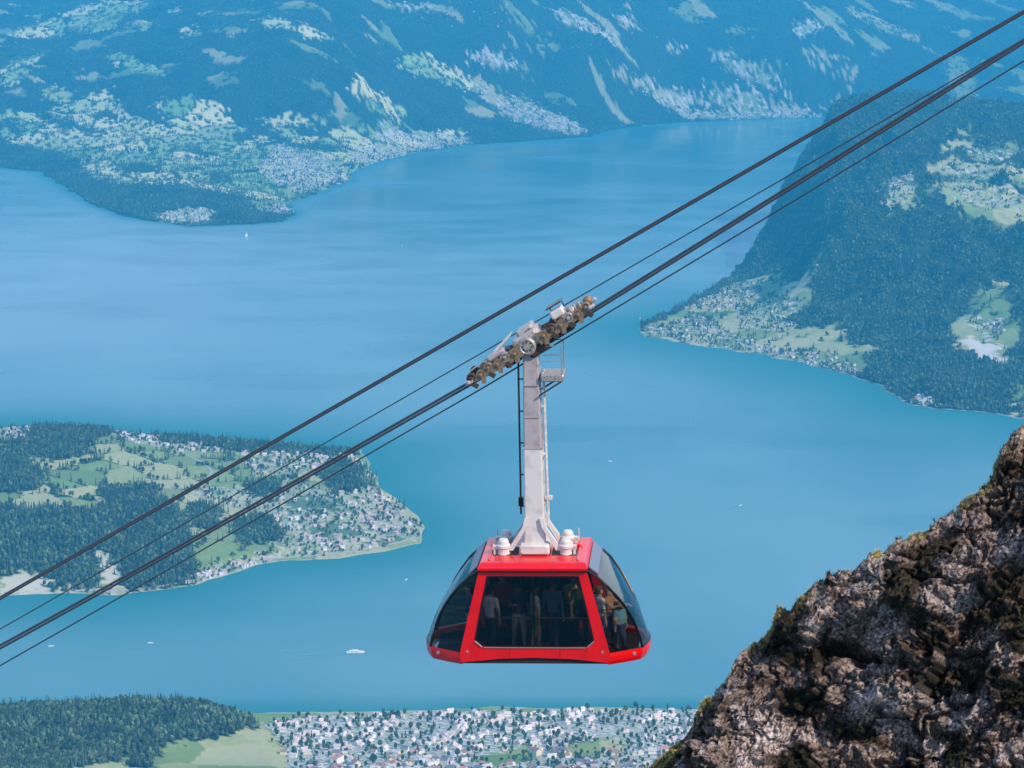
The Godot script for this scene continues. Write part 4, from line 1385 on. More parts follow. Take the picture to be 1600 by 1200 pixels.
	for i in range(2, ns - 2):
		for j in range(nb - 24, nb + 330):
			var p := at[i * rows + j]
			var t: float = down[j]
			var green := 0.0
			for s in spots:
				var d := p.distance_to(s[0]) / float(s[1])
				green = maxf(green, 1.0 - d * d)
			var a := p.dot(e1)
			var b := p.dot(g)
			if absf(t) < 0.26:
				green = maxf(green, 0.5 * clampf(hue.get_noise_2d(a * 2.0 + 30.0, 3.0) * 3.0 + 0.35, 0.0, 1.0))
			if green > 0.0 and rng.randf() < 0.55 * minf(1.0, green * 2.0):
				where.append(Transform3D(Basis(Vector3.UP, rng.randf() * TAU).scaled(Vector3.ONE * rng.randf_range(0.05, 0.12)), p - n * 0.01))
				tint.append(Color(0.33, 0.31, 0.07).lerp(Color(0.48, 0.38, 0.15), rng.randf()) * rng.randf_range(0.7, 1.15))
			elif vn[i * rows + j].y > 0.35 or absf(t) < 0.2:
				var w := moss.get_noise_2d(a * 1.2, b * 2.0)
				var chance := clampf((w - 0.08) * 0.35, 0.0, 0.06) + (0.03 if absf(t) < 0.3 else 0.0)
				if rng.randf() < chance:
					dry.append(Transform3D(Basis(Vector3.UP, rng.randf() * TAU).scaled(Vector3.ONE * rng.randf_range(0.05, 0.13)), p - n * 0.01))
					dtint.append([Color(0.06, 0.04, 0.025), Color(0.035, 0.035, 0.016), Color(0.10, 0.07, 0.04)][rng.randi() % 3] * rng.randf_range(0.6, 1.2))
	scatter("grass", "yellow-green grass tufts on the ledges and crest of the near rock", "grass", bm, gm, where, tint)
	scatter("heath", "dark brown heath and dry stalks in the crevices of the near rock", "heath", bm, gm, dry, dtint)
# ------------------------------------------------------------------ boats
var foam := mat(lin(0.09, 0.24, 0.28), 0.4)

func make_sailboat(label: String, at: Vector3, turn: float, tall: float) -> void:
	var o := thing("sailing_boat", label, "sailing boat", at, "boats out on the lake")
	o.rotation.y = turn
	var st := begin()
	var rings := []
	for q in [[-0.32, 0.06], [-0.2, 0.1], [0.0, 0.11], [0.2, 0.08], [0.36, 0.005]]:
		rings.append([Vector3(q[0], -0.02, -q[1] * 0.5) * tall, Vector3(q[0], -0.02, q[1] * 0.5) * tall, Vector3(q[0], 0.07, q[1]) * tall, Vector3(q[0], 0.07, -q[1]) * tall])
	loft(st, rings, true)
	put("hull", done(st), mat(Color(0.92, 0.92, 0.92), 0.3), o)
	st = begin()
	bar(st, Vector3(0.04, 0.06, 0) * tall, Vector3(0.04, 1.0, 0) * tall, 0.008 * tall, 6)
	bar(st, Vector3(0.04, 0.13, 0) * tall, Vector3(-0.28, 0.13, 0.03) * tall, 0.006 * tall, 6)
	put("mast", done(st), mat(Color(0.8, 0.8, 0.8), 0.4), o)
	st = begin()
	var s := 0.03 * tall
	slab(st, [Vector3(0.03, 0.15, 0.0) * tall, Vector3(0.03, 0.98, 0.0) * tall, Vector3(-0.09, 0.6, 0.03) * tall, Vector3(-0.27, 0.15, 0.05) * tall], Vector3(0, 0, 0.003 * tall))
	put("mainsail", done(st), mat(Color(0.95, 0.95, 0.95), 0.7), o)
	st = begin()
	slab(st, [Vector3(0.34, 0.09, 0.0) * tall, Vector3(0.06, 0.85, 0.0) * tall, Vector3(0.06, 0.12, 0.05) * tall], Vector3(0, 0, 0.003 * tall))
	put("jib", done(st), mat(Color(0.95, 0.95, 0.95), 0.7), o)

func make_motorboat(label: String, at: Vector3, turn: float, length: float) -> void:
	var ship := length > 30.0
	var o := thing("passenger_ship" if ship else "motor_boat", label, "ship" if ship else "motor boat", at, "boats out on the lake")
	o.rotation.y = turn
	var l := length
	var st := begin()
	var rings := []
	for q in [[-0.5, 0.09], [-0.3, 0.115], [0.1, 0.115], [0.3, 0.085], [0.5, 0.008]]:
		var hh: float = 0.075 + 0.03 * maxf(0.0, q[0])
		rings.append([Vector3(q[0], -0.03, -q[1] * 0.6) * l, Vector3(q[0], -0.03, q[1] * 0.6) * l, Vector3(q[0], hh, q[1]) * l, Vector3(q[0], hh, -q[1]) * l])
	loft(st, rings, true)
	put("hull", done(st), mat(Color(0.93, 0.93, 0.93), 0.3), o)
	st = begin()
	bevel_box(st, Vector3(-0.08, 0.115, 0) * l, Vector3(0.55, 0.07, 0.17) * l, 0.01 * l)
	var house := put("deckhouse", done(st), mat(Color(0.9, 0.9, 0.9), 0.4), o)
	st = begin()
	bevel_box(st, Vector3(-0.05, 0.165, 0) * l, Vector3(0.3, 0.035, 0.13) * l, 0.008 * l)
	put("upper_deck", done(st), mat(Color(0.85, 0.85, 0.83), 0.5), house)
	st = begin()
	box(st, Vector3(-0.08, 0.12, 0) * l, Vector3(0.5, 0.022, 0.174) * l)
	put("window_band", done(st), mat(Color(0.08, 0.1, 0.12), 0.2), house)
	st = begin()
	for e in [-1.0, 1.0]:
		quad(st, Vector3(0.4, 0.004, 0.02 * e) * l, Vector3(-4.2, 0.004, 0.95 * e) * l, Vector3(-4.2, 0.004, 0.75 * e) * l, Vector3(0.3, 0.004, 0.0) * l)
	quad(st, Vector3(-0.4, 0.005, -0.09) * l, Vector3(-0.4, 0.005, 0.09) * l, Vector3(-3.0, 0.005, 0.16) * l, Vector3(-3.0, 0.005, -0.16) * l)
	put("wake", done(st), foam, o)

# ------------------------------------------------------------------ houses and trees as things
func zone_town(x: float, z: float, _land: Land) -> String:
	var row := "lakefront" if z < -4285.0 else ("uphill" if z > -4120.0 else "mid-town")
	var u := x / -z
	var column := "by the rock"
	if u < -0.082:
		column = "by the wooded hill"
	elif u < -0.039:
		column = "left of the cabin"
	elif u < 0.012:
		column = "under cabin's left half"
	elif u < 0.063:
		column = "under cabin's right half"
	return row + " " + column

func zone_point(x: float, z: float) -> String:
	if z < -6400.0:
		return "far side of the peninsula"
	if x > -330.0:
		return "tip of the peninsula"
	if z > -5560.0:
		return "near shore of the peninsula"
	return "peninsula fields under the ropes" if x > -800.0 else "peninsula fields by the woods"

func smooth_way(flat: Array) -> PackedVector2Array:
	# a winding line through the given corners
	var c := Curve2D.new()
	var n := flat.size() / 2
	for i in n:
		var p := Vector2(flat[2 * i], flat[2 * i + 1])
		var a := Vector2(flat[2 * maxi(i - 1, 0)], flat[2 * maxi(i - 1, 0) + 1])
		var b := Vector2(flat[2 * mini(i + 1, n - 1)], flat[2 * mini(i + 1, n - 1) + 1])
		c.add_point(p, (a - b) / 6.0, (b - a) / 6.0)
	return c.tessellate_even_length(5, 12.0)

func near_road(roads: Array, p: Vector2) -> float:
	var best := 1e9
	for w in roads:
		for q in w:
			best = minf(best, p.distance_squared_to(q))
	return sqrt(best)

func beside(spots: Array, kinds: Array, p: Vector3, most: int) -> String:
	# the nearest house already named, for a label
	var best := 130.0
	var said := ""
	for k in mini(most, kinds.size()):
		var q: Vector3 = spots[k][0]
		var d := Vector2(q.x - p.x, q.z - p.z).length()
		if d < best:
			best = d
			said = " beside a " + String(kinds[k])
	return said

func _ready() -> void:
	rng.seed = 4
	# camera
	var cam := Camera3D.new()
	cam.name = "camera"
	cam.fov = 19.736
	cam.near = 0.5
	cam.far = 60000.0
	add_child(cam)
	cam.position = Vector3(0, 1650, 0)
	cam.rotation_degrees.x = -12.27
	# sky, air and exposure
	var sky_mat := ProceduralSkyMaterial.new()
	sky_mat.sky_top_color = Color(0.36, 0.58, 0.86)
	sky_mat.sky_horizon_color = Color(0.84, 0.92, 0.98)
	sky_mat.sky_curve = 0.5
	sky_mat.ground_bottom_color = Color(0.16, 0.32, 0.42)
	sky_mat.ground_horizon_color = Color(0.6, 0.74, 0.86)
	sky_mat.sun_angle_max = 4.0
	sky_mat.sky_energy_multiplier = 1.15
	var sky := Sky.new()
	sky.sky_material = sky_mat
	var env := Environment.new()
	env.background_mode = Environment.BG_SKY
	env.sky = sky
	env.tonemap_mode = Environment.TONE_MAPPER_LINEAR
	env.tonemap_exposure = 1.1
	env.fog_enabled = true
	env.fog_density = 0.000056
	env.fog_light_color = lin(0.05, 0.57, 1.0)
	env.sdfgi_enabled = true
	env.ssao_enabled = true
	env.ssil_enabled = true
	var world := WorldEnvironment.new()
	world.name = "world"
	world.environment = env
	add_child(world)
	# sun
	var sun := DirectionalLight3D.new()
	sun.name = "sun"
	sun.light_energy = 1.5
	sun.light_color = Color(1.0, 0.94, 0.85)
	sun.light_angular_distance = 0.5
	sun.shadow_enabled = true
	sun.directional_shadow_max_distance = 30000.0
	add_child(sun)
	sun.basis = Basis.looking_at(-Vector3(0.57, 0.66, 0.48).normalized())

	# --- land
	var meadow_a := areas(MEADOW_A)
	var wood_a := areas(WOOD_A)
	var town_a := areas(TOWN_A)
	var dense_a := town_a.duplicate()
	dense_a.remove_at(9)
	var meadow_b := areas(MEADOW_B)
	var bare_b := areas(BARE_B)
	var town_b := areas(TOWN_B)
	var wood_c := areas(WOOD_C)
	var vine_c := areas(VINE_C)
	var bare_c := areas(BARE_C)
	var town_c := areas(TOWN_C)
	var wood_d := areas(WOOD_D)
	var meadow_d := areas(MEADOW_D)
	var town_d := areas(TOWN_D)
	var field := noise(FastNoiseLite.TYPE_CELLULAR, 1.0 / 170.0, 1, 3)
	field.cellular_return_type = FastNoiseLite.RETURN_CELL_VALUE
	var edge := noise(FastNoiseLite.TYPE_CELLULAR, 1.0 / 170.0, 1, 3)
	edge.cellular_return_type = FastNoiseLite.RETURN_DISTANCE2_SUB
	var streak := noise(FastNoiseLite.TYPE_SIMPLEX, 1.0 / 420.0, 4, 13)
	var speck := noise(FastNoiseLite.TYPE_SIMPLEX, 1.0 / 35.0, 3, 14)
	var grass := func(x: float, z: float) -> Color:
		var f := field.get_noise_2d(x, z)
		var s := speck.get_noise_2d(x, z)
		var t := fmod(absf(f) * 7.3, 1.0)
		var c := Color(0.18, 0.26, 0.085).lerp(Color(0.42, 0.40, 0.20), clampf(0.45 + f * 0.6 + s * 0.3, 0, 1))
		if t > 0.72:
			c = c.lerp(Color(0.12, 0.20, 0.07), 0.7)
		elif t < 0.16:
			c = c.lerp(Color(0.44, 0.40, 0.24), 0.6)
		return c
	var ground := func(x: float, z: float) -> Color:
		var s := speck.get_noise_2d(x * 1.7, z * 1.7)
		return Color(0.16, 0.21, 0.10).lerp(Color(0.56, 0.52, 0.50), clampf(0.55 + s * 1.3, 0, 1))
	var cover_a := func(x: float, z: float, wx: float, wz: float, sd: float, y: float) -> Array:
		var p := Vector2(x + wx * 24.0 + speck.get_noise_2d(x * 0.6, z * 0.6) * 60.0, z + wz * 30.0 + speck.get_noise_2d(x * 0.6 + 700.0, z * 0.6) * 60.0)
		var s := speck.get_noise_2d(x * 0.4, z * 0.4)
		if inside(wood_a, p):
			return [WOOD, Color(0.03, 0.05, 0.03)]
		if inside(meadow_a, p):
			if inside(dense_a, p) and s > -0.1:
				return [TOWN, ground.call(x, z)]
			if edge.get_noise_2d(x * 0.6, z * 0.6) < -0.955 or s > 0.38:
				return [WOOD, Color(0.035, 0.06, 0.03)]
			return [MEADOW, tone(grass.call(x * 0.6, z * 0.6), 0.85 if x > -300.0 else 1.5)]
		# small clearings strewn along the slopes
		var k := streak.get_noise_2d((x * 0.87 + z * 0.5) * 0.38, (z * 0.87 - x * 0.5) * 1.0)
		if k > 0.45 + 0.16 * s and y > 60.0 and y < 1100.0:
			return [MEADOW, tone(grass.call(x * 0.6, z * 0.6), 0.8)]
		return [WOOD, Color(0.028, 0.048, 0.03)]
	var cover_b := func(x: float, z: float, wx: float, wz: float, sd: float, y: float) -> Array:
		var p := Vector2(x + wx * 30.0 + speck.get_noise_2d(x, z) * 26.0, z + wz * 25.0 + speck.get_noise_2d(x + 900.0, z) * 30.0)
		if sd < 7.0:
			return [BARE, Color(0.30, 0.29, 0.26)]
		if inside(bare_b, p):
			return [BARE, Color(0.58, 0.52, 0.46)]
		if inside(meadow_b, p):
			if inside(town_b, p) and speck.get_noise_2d(x, z) > 0.22:
				return [TOWN, ground.call(x, z)]
			if speck.get_noise_2d(x * 0.5, z * 0.5) > 0.56:
				return [WOOD, Color(0.035, 0.06, 0.03)]
			return [MEADOW, grass.call(x, z)]
		return [WOOD, Color(0.03, 0.05, 0.03)]
	var cover_c := func(x: float, z: float, wx: float, wz: float, sd: float, y: float) -> Array:
		var s := speck.get_noise_2d(x, z)
		var p := Vector2(x + wx * 14.0 + s * 22.0, z + wz * 22.0 + speck.get_noise_2d(x + 900.0, z) * 40.0)
		if sd < 4.0:
			return [BARE, Color(0.38, 0.36, 0.31)]
		if inside(bare_c, p):
			return [MEADOW, Color(0.50, 0.46, 0.34)]
		if inside(wood_c, p):
			return [WOOD, Color(0.03, 0.045, 0.03)]
		if inside(vine_c, p):
			return [VINES, Color(0.10, 0.17, 0.09)]
		if inside(town_c, p):
			return [TOWN, (ground.call(x, z) as Color).lerp(grass.call(x * 2.0, z * 2.0), 0.55)]
		if edge.get_noise_2d(x * 1.3, z * 1.3) < -0.965 and s > -0.2:
			return [WOOD, Color(0.04, 0.06, 0.03)]
		return [MEADOW, grass.call(x * 1.3, z * 1.3)]
	var cover_d := func(x: float, z: float, wx: float, wz: float, sd: float, y: float) -> Array:
		var p := Vector2(x + wx * 10.0 + speck.get_noise_2d(x, z) * 14.0, z + wz * 16.0 + speck.get_noise_2d(x + 900.0, z) * 24.0)
		if inside(wood_d, p) or p.x > 455.0:
			return [WOOD, Color(0.03, 0.045, 0.03)]
		if sd < 5.0:
			return [BARE, Color(0.5, 0.47, 0.42)]
		if inside(meadow_d, p):
			return [MEADOW, grass.call(x * 1.5, z * 1.5)]
		if inside(town_d, p):
			return [TOWN, ground.call(x * 1.5, z * 1.5)]
		return [MEADOW, grass.call(x, z)]
	var land_a := make_land("hills", "long far mountain slope across the lake, dark forest broken by pale meadows", "hills", COAST_A, CTRL_A, Rect2(-5200, -20600, 11000, 9200), 20.0, 40.0, 900.0, 420.0, cover_a)
	var land_b := make_land("mountain", "steep wooded mountain that falls into the lake at the right", "mountain", COAST_B, CTRL_B, Rect2(440, -12800, 3300, 5900), 13.0, 70.0, 380.0, 110.0, cover_b)
	var land_c := make_land("peninsula", "low peninsula with fields, woods and villages at the left", "peninsula", COAST_C, CTRL_C, Rect2(-1980, -6960, 1780, 1830), 7.0, 10.0, 260.0, 70.0, cover_c)
	var land_d := make_land("lakeside_ground", "gently rising ground under the near town at the bottom", "ground", COAST_D, CTRL_D, Rect2(-1150, -4410, 2000, 900), 6.0, 10.0, 180.0, 40.0, cover_d)

	# --- the lake: one sheet, finer where it is seen, greener over the shallows
	var shores := [Area.new(COAST_A), Area.new(COAST_B), Area.new(COAST_C), Area.new(COAST_D)]
	var reach := [60.0, 420.0, 260.0, 40.0]
	var xs := [-14000.0]
	var zs := [-25000.0]
	for i in 141:
		xs.append(-4900.0 + i * 70.0)
	xs.append(14000.0)
	for i in 206:
		zs.append(-17900.0 + i * 70.0)
	zs.append(3000.0)
	var wat := PackedVector3Array()
	var wcol := PackedColorArray()
	var wnor := PackedVector3Array()
	var wid := PackedInt32Array()
	var wuv := PackedVector2Array()
	var calm := PackedFloat32Array()
	var ripple := noise(FastNoiseLite.TYPE_SIMPLEX, 1.0 / 330.0, 3, 46)
	var breeze := noise(FastNoiseLite.TYPE_SIMPLEX, 1.0 / 1500.0, 4, 44)
	for j in zs.size():
		for i in xs.size():
			var x: float = xs[i]
			var z: float = zs[j]
			wat.append(Vector3(x, 0, z))
			wuv.append(Vector2((x + 4900.0 + 35.0) / (141.0 * 70.0), (z + 17900.0 + 35.0) / (206.0 * 70.0)))
			wnor.append(Vector3(ripple.get_noise_2d(x * 0.4, z) * 0.016, 1.0, ripple.get_noise_2d(x * 0.4 + 9000.0, z) * 0.022).normalized())
			var shallow := 0.0
			if seen(x, z, 300.0) and z < -3500.0 and z > -17900.0:
				for s in 4:
					if z > shores[s].lo.y - 900.0 and z < shores[s].hi.y + 900.0:
						var dist: float = -shores[s].distance(Vector2(x, z))
						shallow = maxf(shallow, exp(-maxf(dist, 0.0) / reach[s]) * (clampf((z + 9900.0) / 1200.0, 0.0, 1.0) if s == 1 else 1.0))
			var w := breeze.get_noise_2d(x, z * 0.6)
			var sky_sheen := exp(-Vector2((x + 1900.0) / 1500.0, (z + 10300.0) / 2600.0).length_squared())  # pale oval in the water colour, standing in for reflected sky
			calm.append(clampf(0.17 + 0.22 * maxf(0.0, breeze.get_noise_2d(x * 0.7 + 700.0, z * 1.6)) + 0.45 * minf(1.0, shallow * 1.2), 0.1, 0.7))
			wcol.append(Color(0.032, 0.165, 0.198).lerp(Color(0.075, 0.21, 0.235), 0.5 + w).lerp(Color(0.22, 0.30, 0.33), sky_sheen * 0.8).lerp(Color(0.0, 0.155, 0.16), minf(1.0, shallow * 1.1)))
	for j in zs.size() - 1:
		for i in xs.size() - 1:
			var k := j * xs.size() + i
			wid.append_array([k, k + 1, k + xs.size() + 1, k, k + xs.size() + 1, k + xs.size()])
	var warr := []
	warr.resize(Mesh.ARRAY_MAX)
	warr[Mesh.ARRAY_VERTEX] = wat
	warr[Mesh.ARRAY_NORMAL] = wnor
	warr[Mesh.ARRAY_TEX_UV] = wuv
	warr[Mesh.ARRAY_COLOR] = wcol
	warr[Mesh.ARRAY_INDEX] = wid
	var wmesh := ArrayMesh.new()
	wmesh.add_surface_from_arrays(Mesh.PRIMITIVE_TRIANGLES, warr)
	var wm := vmat(1.0, 0.6)
	var im := Image.create(141, 206, false, Image.FORMAT_RGB8)
	for j in 206:
		for i in 141:
			var r := calm[(j + 1) * xs.size() + i + 1]
			im.set_pixel(i, j, Color(r, r, r))
	wm.roughness_texture = ImageTexture.create_from_image(im)
	wm.texture_repeat = false
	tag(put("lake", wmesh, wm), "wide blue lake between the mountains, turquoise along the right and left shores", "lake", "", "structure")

	# --- the cable car with its ropes and passengers
	make_car()
	make_ropes()
	make_people()
	make_rock()

	# --- roads of the near town and the peninsula, laid on the ground
	var roads := []
	var asphalt := mat(lin(0.36, 0.345, 0.33), 0.9)
	for q in [[land_d, ROAD_D, 7.0, "pale road through the near town"], [land_c, ROAD_C, 7.0, "pale country road on the peninsula"]]:
		for flat in q[1]:
			var way := smooth_way(flat)
			roads.append(way)
			var st := begin()
			var sides := [[], []]
			for i in way.size():
				var d: Vector2 = (way[mini(i + 1, way.size() - 1)] - way[maxi(i - 1, 0)]).normalized()
				for e in 2:
					var p: Vector2 = way[i] + Vector2(-d.y, d.x) * q[2] * (e - 0.5)
					sides[e].append(Vector3(p.x, maxf(0.4, (q[0] as Land).height(p.x, p.y)) + 0.5, p.y))
			for i in way.size() - 1:
				quad(st, sides[0][i], sides[1][i], sides[1][i + 1], sides[0][i + 1])
			tag(put("road", done(st), asphalt), String(q[3]) + [" along the water", " across its middle", " climbing from the shore", " above the cabin's line"][roads.size() % 4], "road", "", "structure")

	# --- forests
	rng.seed = 9
	var fir := conifer_mesh(3)
	var oak := leafy_mesh(5)
	var leaf := vmat(0.9, 0.15)
	var plan := [[land_a, 15.0, 24.0, 13.0, 0.6, "far mountain slope beyond the lake", [WOOD, MEADOW]], [land_b, 10.5, 25.0, 11.5, 0.45, "mountain at the right", [WOOD]], [land_c, 8.5, 24.0, 10.5, 0.45, "peninsula at the left", [WOOD]], [land_d, 7.5, 21.0, 9.5, 0.25, "hill in the lower left corner", [WOOD]]]
	for q in plan:
		var f := forest(q[0], q[1], q[2], q[3], q[4], q[6], 520.0 if q[0] == land_a else (240.0 if q[0] == land_b else 150.0))
		scatter("conifer_forest", "dark conifers massed on the " + q[5], "forest", fir, leaf, f[0], f[1])
		scatter("leafy_forest", "lighter leafy trees mixed into the woods on the " + q[5], "forest", oak, leaf, f[2], f[3])

	# --- houses: the nearest ones are things of their own, the rest one mass
	rng.seed = 12
	var wall_kinds := [["white", Color(0.90, 0.875, 0.85)], ["cream", Color(0.88, 0.82, 0.71)], ["pinkish", Color(0.89, 0.79, 0.75)], ["grey", Color(0.70, 0.70, 0.72)]]
	var roof_kinds := [["brown", Color(0.56, 0.46, 0.41)], ["pale grey", Color(0.74, 0.71, 0.69)], ["reddish", Color(0.70, 0.51, 0.45)], ["slate grey", Color(0.42, 0.42, 0.45)]]
	var shapes := [["small", 10.0, 9.0, 5.5, 3.0, false], ["broad", 14.0, 11.0, 6.5, 3.4, false], ["long", 20.0, 11.0, 7.5, 3.4, false], ["tall", 13.0, 12.0, 10.5, 3.6, false], ["flat-roofed", 22.0, 13.0, 11.0, 0.0, true]]
	var parts := []
	for s in shapes:
		parts.append(house_parts(s[1], s[2], s[3], s[4], s[5]))
	var wall_mats := []
	for w in wall_kinds:
		wall_mats.append(mat(w[1], 0.85))
	var roof_mats := []
	for r in roof_kinds:
		roof_mats.append(mat(r[1], 0.8))
	var spots := []
	var gaps := noise(FastNoiseLite.TYPE_SIMPLEX, 1.0 / 75.0, 2, 62)
	var towns := [[land_d, town_d, TOWN_COUNT_D, 12.0], [land_c, town_c, TOWN_COUNT_C, 13.0], [land_b, town_b, TOWN_COUNT_B, 14.0], [land_a, town_a, TOWN_COUNT_A, 13.0]]
	for q in towns:
		var land: Land = q[0]
		var grid := {}
		for i in q[1].size():
			var area: Area = q[1][i]
			var left: int = q[2][i]
			var tries: int = left * 12
			while left > 0 and tries > 0:
				tries -= 1
				var p := Vector2(rng.randf_range(area.lo.x, area.hi.x), rng.randf_range(area.lo.y, area.hi.y))
				if not area.has(p) or not seen(p.x, p.y, 30.0):
					continue
				var c := land.code(p.x, p.y)
				if c == WATER or c == 255 or (c == WOOD and rng.randf() < 0.9) or (c == MEADOW and land == land_d):
					continue
				var y := land.height(p.x, p.y)
				if y < 0.8 or gaps.get_noise_2d(p.x, p.y) < -0.02 or near_road(roads, p) < 6.5:
					continue
				var cellkey := Vector2i((p / float(q[3])).floor())
				if grid.has(cellkey):
					continue
				grid[cellkey] = true
				left -= 1
				spots.append([Vector3(p.x, y, p.y), land])
	spots.sort_custom(func(a: Array, b: Array) -> bool: return a[0].z > b[0].z)
	var kinds := []
	var lay := noise(FastNoiseLite.TYPE_SIMPLEX, 1.0 / 420.0, 2, 61)
	var made := {}
	var rest_t := []
	var rest_c := []
	for i in spots.size():
		var p: Vector3 = spots[i][0]
		var s: int = [0, 0, 1, 1, 1, 2, 3, 4][rng.randi() % 8]
		var w: int = [0, 0, 0, 1, 1, 2, 3][rng.randi() % 7]
		var r: int = [0, 0, 1, 1, 2, 3][rng.randi() % 6]
		var turn := lay.get_noise_2d(p.x, p.z) * 2.2 + (PI / 2.0 if rng.randf() < 0.3 else 0.0) + rng.randfn() * 0.08
		var size := rng.randf_range(0.7, 1.15)
		kinds.append("%s %s %s" % [shapes[s][0], wall_kinds[w][0], "block" if shapes[s][5] else "house"])
		if i < 300:
			var key := "%d_%d_%d" % [s, w, r]
			var where := zone_town(p.x, p.z, spots[i][1]) if spots[i][1] == land_d else zone_point(p.x, p.z)
			var label: String
			if shapes[s][5]:
				label = "%s flat-roofed block, %s top%s, %s" % [wall_kinds[w][0], roof_kinds[r][0], beside(spots, kinds, p, i), where]
			else:
				label = "%s %s house, %s roof%s, %s" % [shapes[s][0], wall_kinds[w][0], roof_kinds[r][0], beside(spots, kinds, p, i), where]
			if made.has(key):
				copy(made[key], p, turn, Vector3.ONE * size, label)
			else:
				var o := thing("apartment_block" if shapes[s][5] else "house", label, "building" if shapes[s][5] else "house", p, "houses of the near town and the peninsula")
				o.set_meta("stem", "apartment_block" if shapes[s][5] else "house")
				o.rotation.y = turn
				o.scale = Vector3.ONE * size
				put("wall", parts[s][0], wall_mats[w], o)
				put("roof", parts[s][1], roof_mats[r], o)
				made[key] = o
		else:
			rest_t.append(Transform3D(Basis(Vector3.UP, turn).scaled(Vector3.ONE * size * (0.85 if p.z > -7000.0 else 0.78)), p))
			rest_c.append(([Color(0.88, 0.85, 0.82), Color(0.80, 0.70, 0.65), Color(0.86, 0.77, 0.74), Color(0.66, 0.62, 0.60)] if spots[i][1] == land_d else [Color(0.74, 0.73, 0.73), Color(0.56, 0.49, 0.45), Color(0.66, 0.57, 0.56), Color(0.45, 0.43, 0.43)])[rng.randi() % 4])
	var whole := ArrayMesh.new()
	var hw := vmat(0.85)
	var hr := vmat(0.85)
	hr.albedo_color = Color(0.90, 0.85, 0.85)
	whole.add_surface_from_arrays(Mesh.PRIMITIVE_TRIANGLES, parts[1][0].surface_get_arrays(0))
	whole.add_surface_from_arrays(Mesh.PRIMITIVE_TRIANGLES, parts[1][1].surface_get_arrays(0))
	whole.surface_set_material(0, hw)
	whole.surface_set_material(1, hr)
	scatter("houses", "countless small pale houses of the farther villages along the shores", "houses", whole, null, rest_t, rest_c)

	# --- single trees between the houses and on the fields
	rng.seed = 15
	var trunk := trunk_mesh()
	var bark := mat(Color(0.22, 0.17, 0.13), 0.9)
	var crown_kinds := [["dark green", lin(0.045, 0.075, 0.038), oak, "broad tree"], ["dark", lin(0.032, 0.055, 0.036), fir, "pointed conifer"], ["mid green", lin(0.07, 0.115, 0.045), oak, "round tree"]]
	var crown_mats := []
	for c in crown_kinds:
		crown_mats.append(mat(c[1], 0.9, 0.0, 0.2))
	var protos := {}
	var count := 0
	var tries := 0
	while count < 290 and tries < 20000:
		tries += 1
		var near := count < 190
		var land: Land = land_d if near else land_c
		var p := Vector2(rng.randf_range(-480, 420), rng.randf_range(-4385, -3950)) if near else Vector2(rng.randf_range(-1300, -240), rng.randf_range(-6700, -5200))
		var c := land.code(p.x, p.y)
		if not seen(p.x, p.y, 0.0) or not (c == TOWN or (c == MEADOW and rng.randf() < (0.12 if near else 0.5))):
			continue
		count += 1
		var k: int = [0, 0, 1, 2][rng.randi() % 4]
		var tall := rng.randf_range(9.0, 17.0) * (1.2 if k == 1 else 1.0)
		var slim := rng.randf_range(0.6, 0.95)
		var where := zone_town(p.x, p.y, land) if near else zone_point(p.x, p.y)
		var label := "%s %s %s %s%s, %s" % ["slender" if slim < 0.75 else "wide", "tall" if tall > 14.0 else ("low" if tall < 11.0 else "medium"), crown_kinds[k][0], crown_kinds[k][3], beside(spots, kinds, Vector3(p.x, 0, p.y), spots.size()), where]
		var at := Vector3(p.x, land.height(p.x, p.y) - 0.3, p.y)
		var size := Vector3(tall * slim, tall, tall * slim)
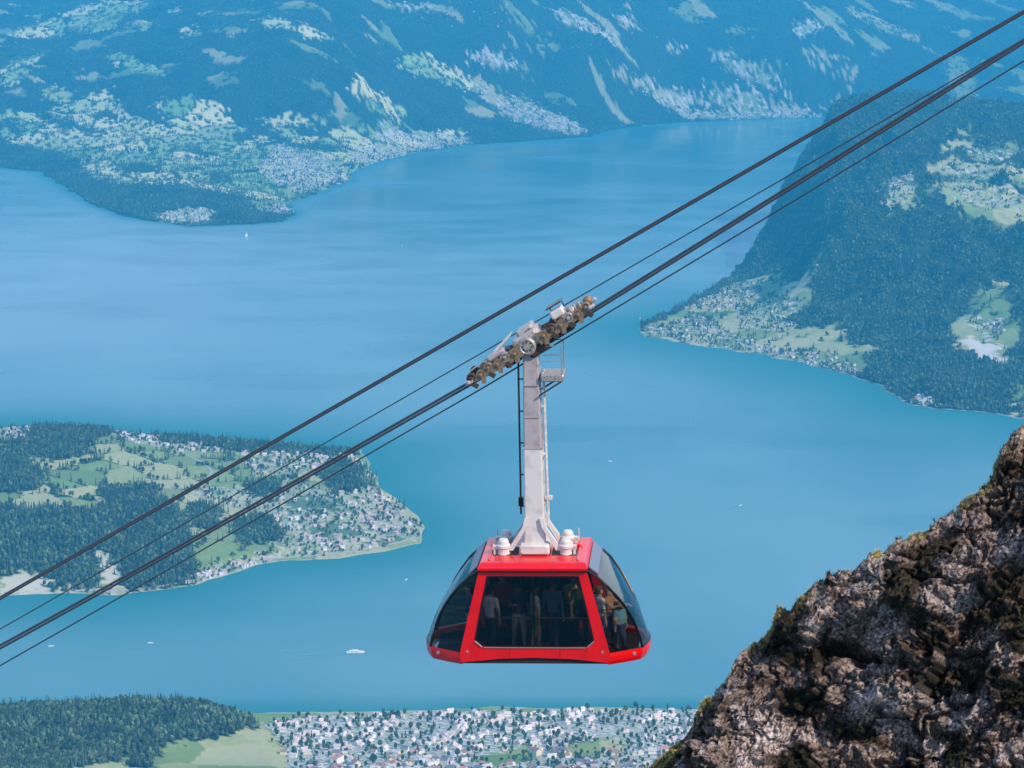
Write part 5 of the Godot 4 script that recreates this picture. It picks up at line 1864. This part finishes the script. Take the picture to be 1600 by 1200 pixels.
		if protos.has(k):
			copy(protos[k], at, rng.randf() * TAU, size, label)
		else:
			var o := thing("tree", label, "tree", at, "single trees of the town and the fields")
			o.set_meta("stem", "tree")
			o.scale = size
			put("trunk", trunk, bark, o)
			put("crown", crown_kinds[k][2], crown_mats[k], o)
			protos[k] = o
	# the remaining garden trees, too small and too many to count
	var gt := []
	var gc := []
	for q in [[land_c, 22.0, town_c], [land_b, 24.0, town_b], [land_a, 34.0, dense_a], [land_d, 25.0, town_d]]:
		var land: Land = q[0]
		for area in q[2]:
			var n := int((area.hi.x - area.lo.x) * (area.hi.y - area.lo.y) / (q[1] * q[1]))
			for i in n:
				var p := Vector2(rng.randf_range(area.lo.x, area.hi.x), rng.randf_range(area.lo.y, area.hi.y))
				if not area.has(p) or not seen(p.x, p.y, 10.0):
					continue
				var c := land.code(p.x, p.y)
				if c == WATER or c == 255 or c == WOOD:
					continue
				var t := rng.randf_range(6.0, 14.0)
				gt.append(Transform3D(Basis(Vector3.UP, rng.randf() * TAU).scaled(Vector3(t * 0.8, t, t * 0.8)), Vector3(p.x, land.height(p.x, p.y) - 0.3, p.y)))
				gc.append(tone(Color(0.05, 0.085, 0.04), rng.randf_range(0.6, 1.4)))
	scatter("garden_trees", "small dark garden trees and hedges strewn between the houses", "trees", oak, leaf, gt, gc)

	# --- boats
	var says := [["passenger", "white passenger ship crossing the water below the cabin, longest of the boats"], ["sail", "white sailing boat off the pointed tip of the right shore"], ["motor", "small white motor boat alone between the cabin and the rock"], ["motor", "white motor boat to the right of the hanger's upper mast"], ["motor", "tiny white boat off the end of the left peninsula"], ["motor", "white motor boat with a faint wake below the left peninsula"], ["sail", "white sail off the wooded point at the upper left"], ["motor", "white ship near the far shore at the upper right"], ["sail", "tiny sail on open water in the upper middle of the lake"], ["motor", "tiny white boat below the ropes at the lower left"]]
	for i in says.size():
		var at := Vector3(BOATS[2 * i], 0.0, BOATS[2 * i + 1])
		if says[i][0] == "sail":
			make_sailboat(says[i][1], at, 0.4 + i, 24.0 if i != 8 else 15.0)
		else:
			make_motorboat(says[i][1], at, [0.12, 0, 0.9, 0.2, 1.2, 0.1, 0, 0.15, 0, 0.3][i], 40.0 if i == 0 else (36.0 if i == 7 else 14.0))
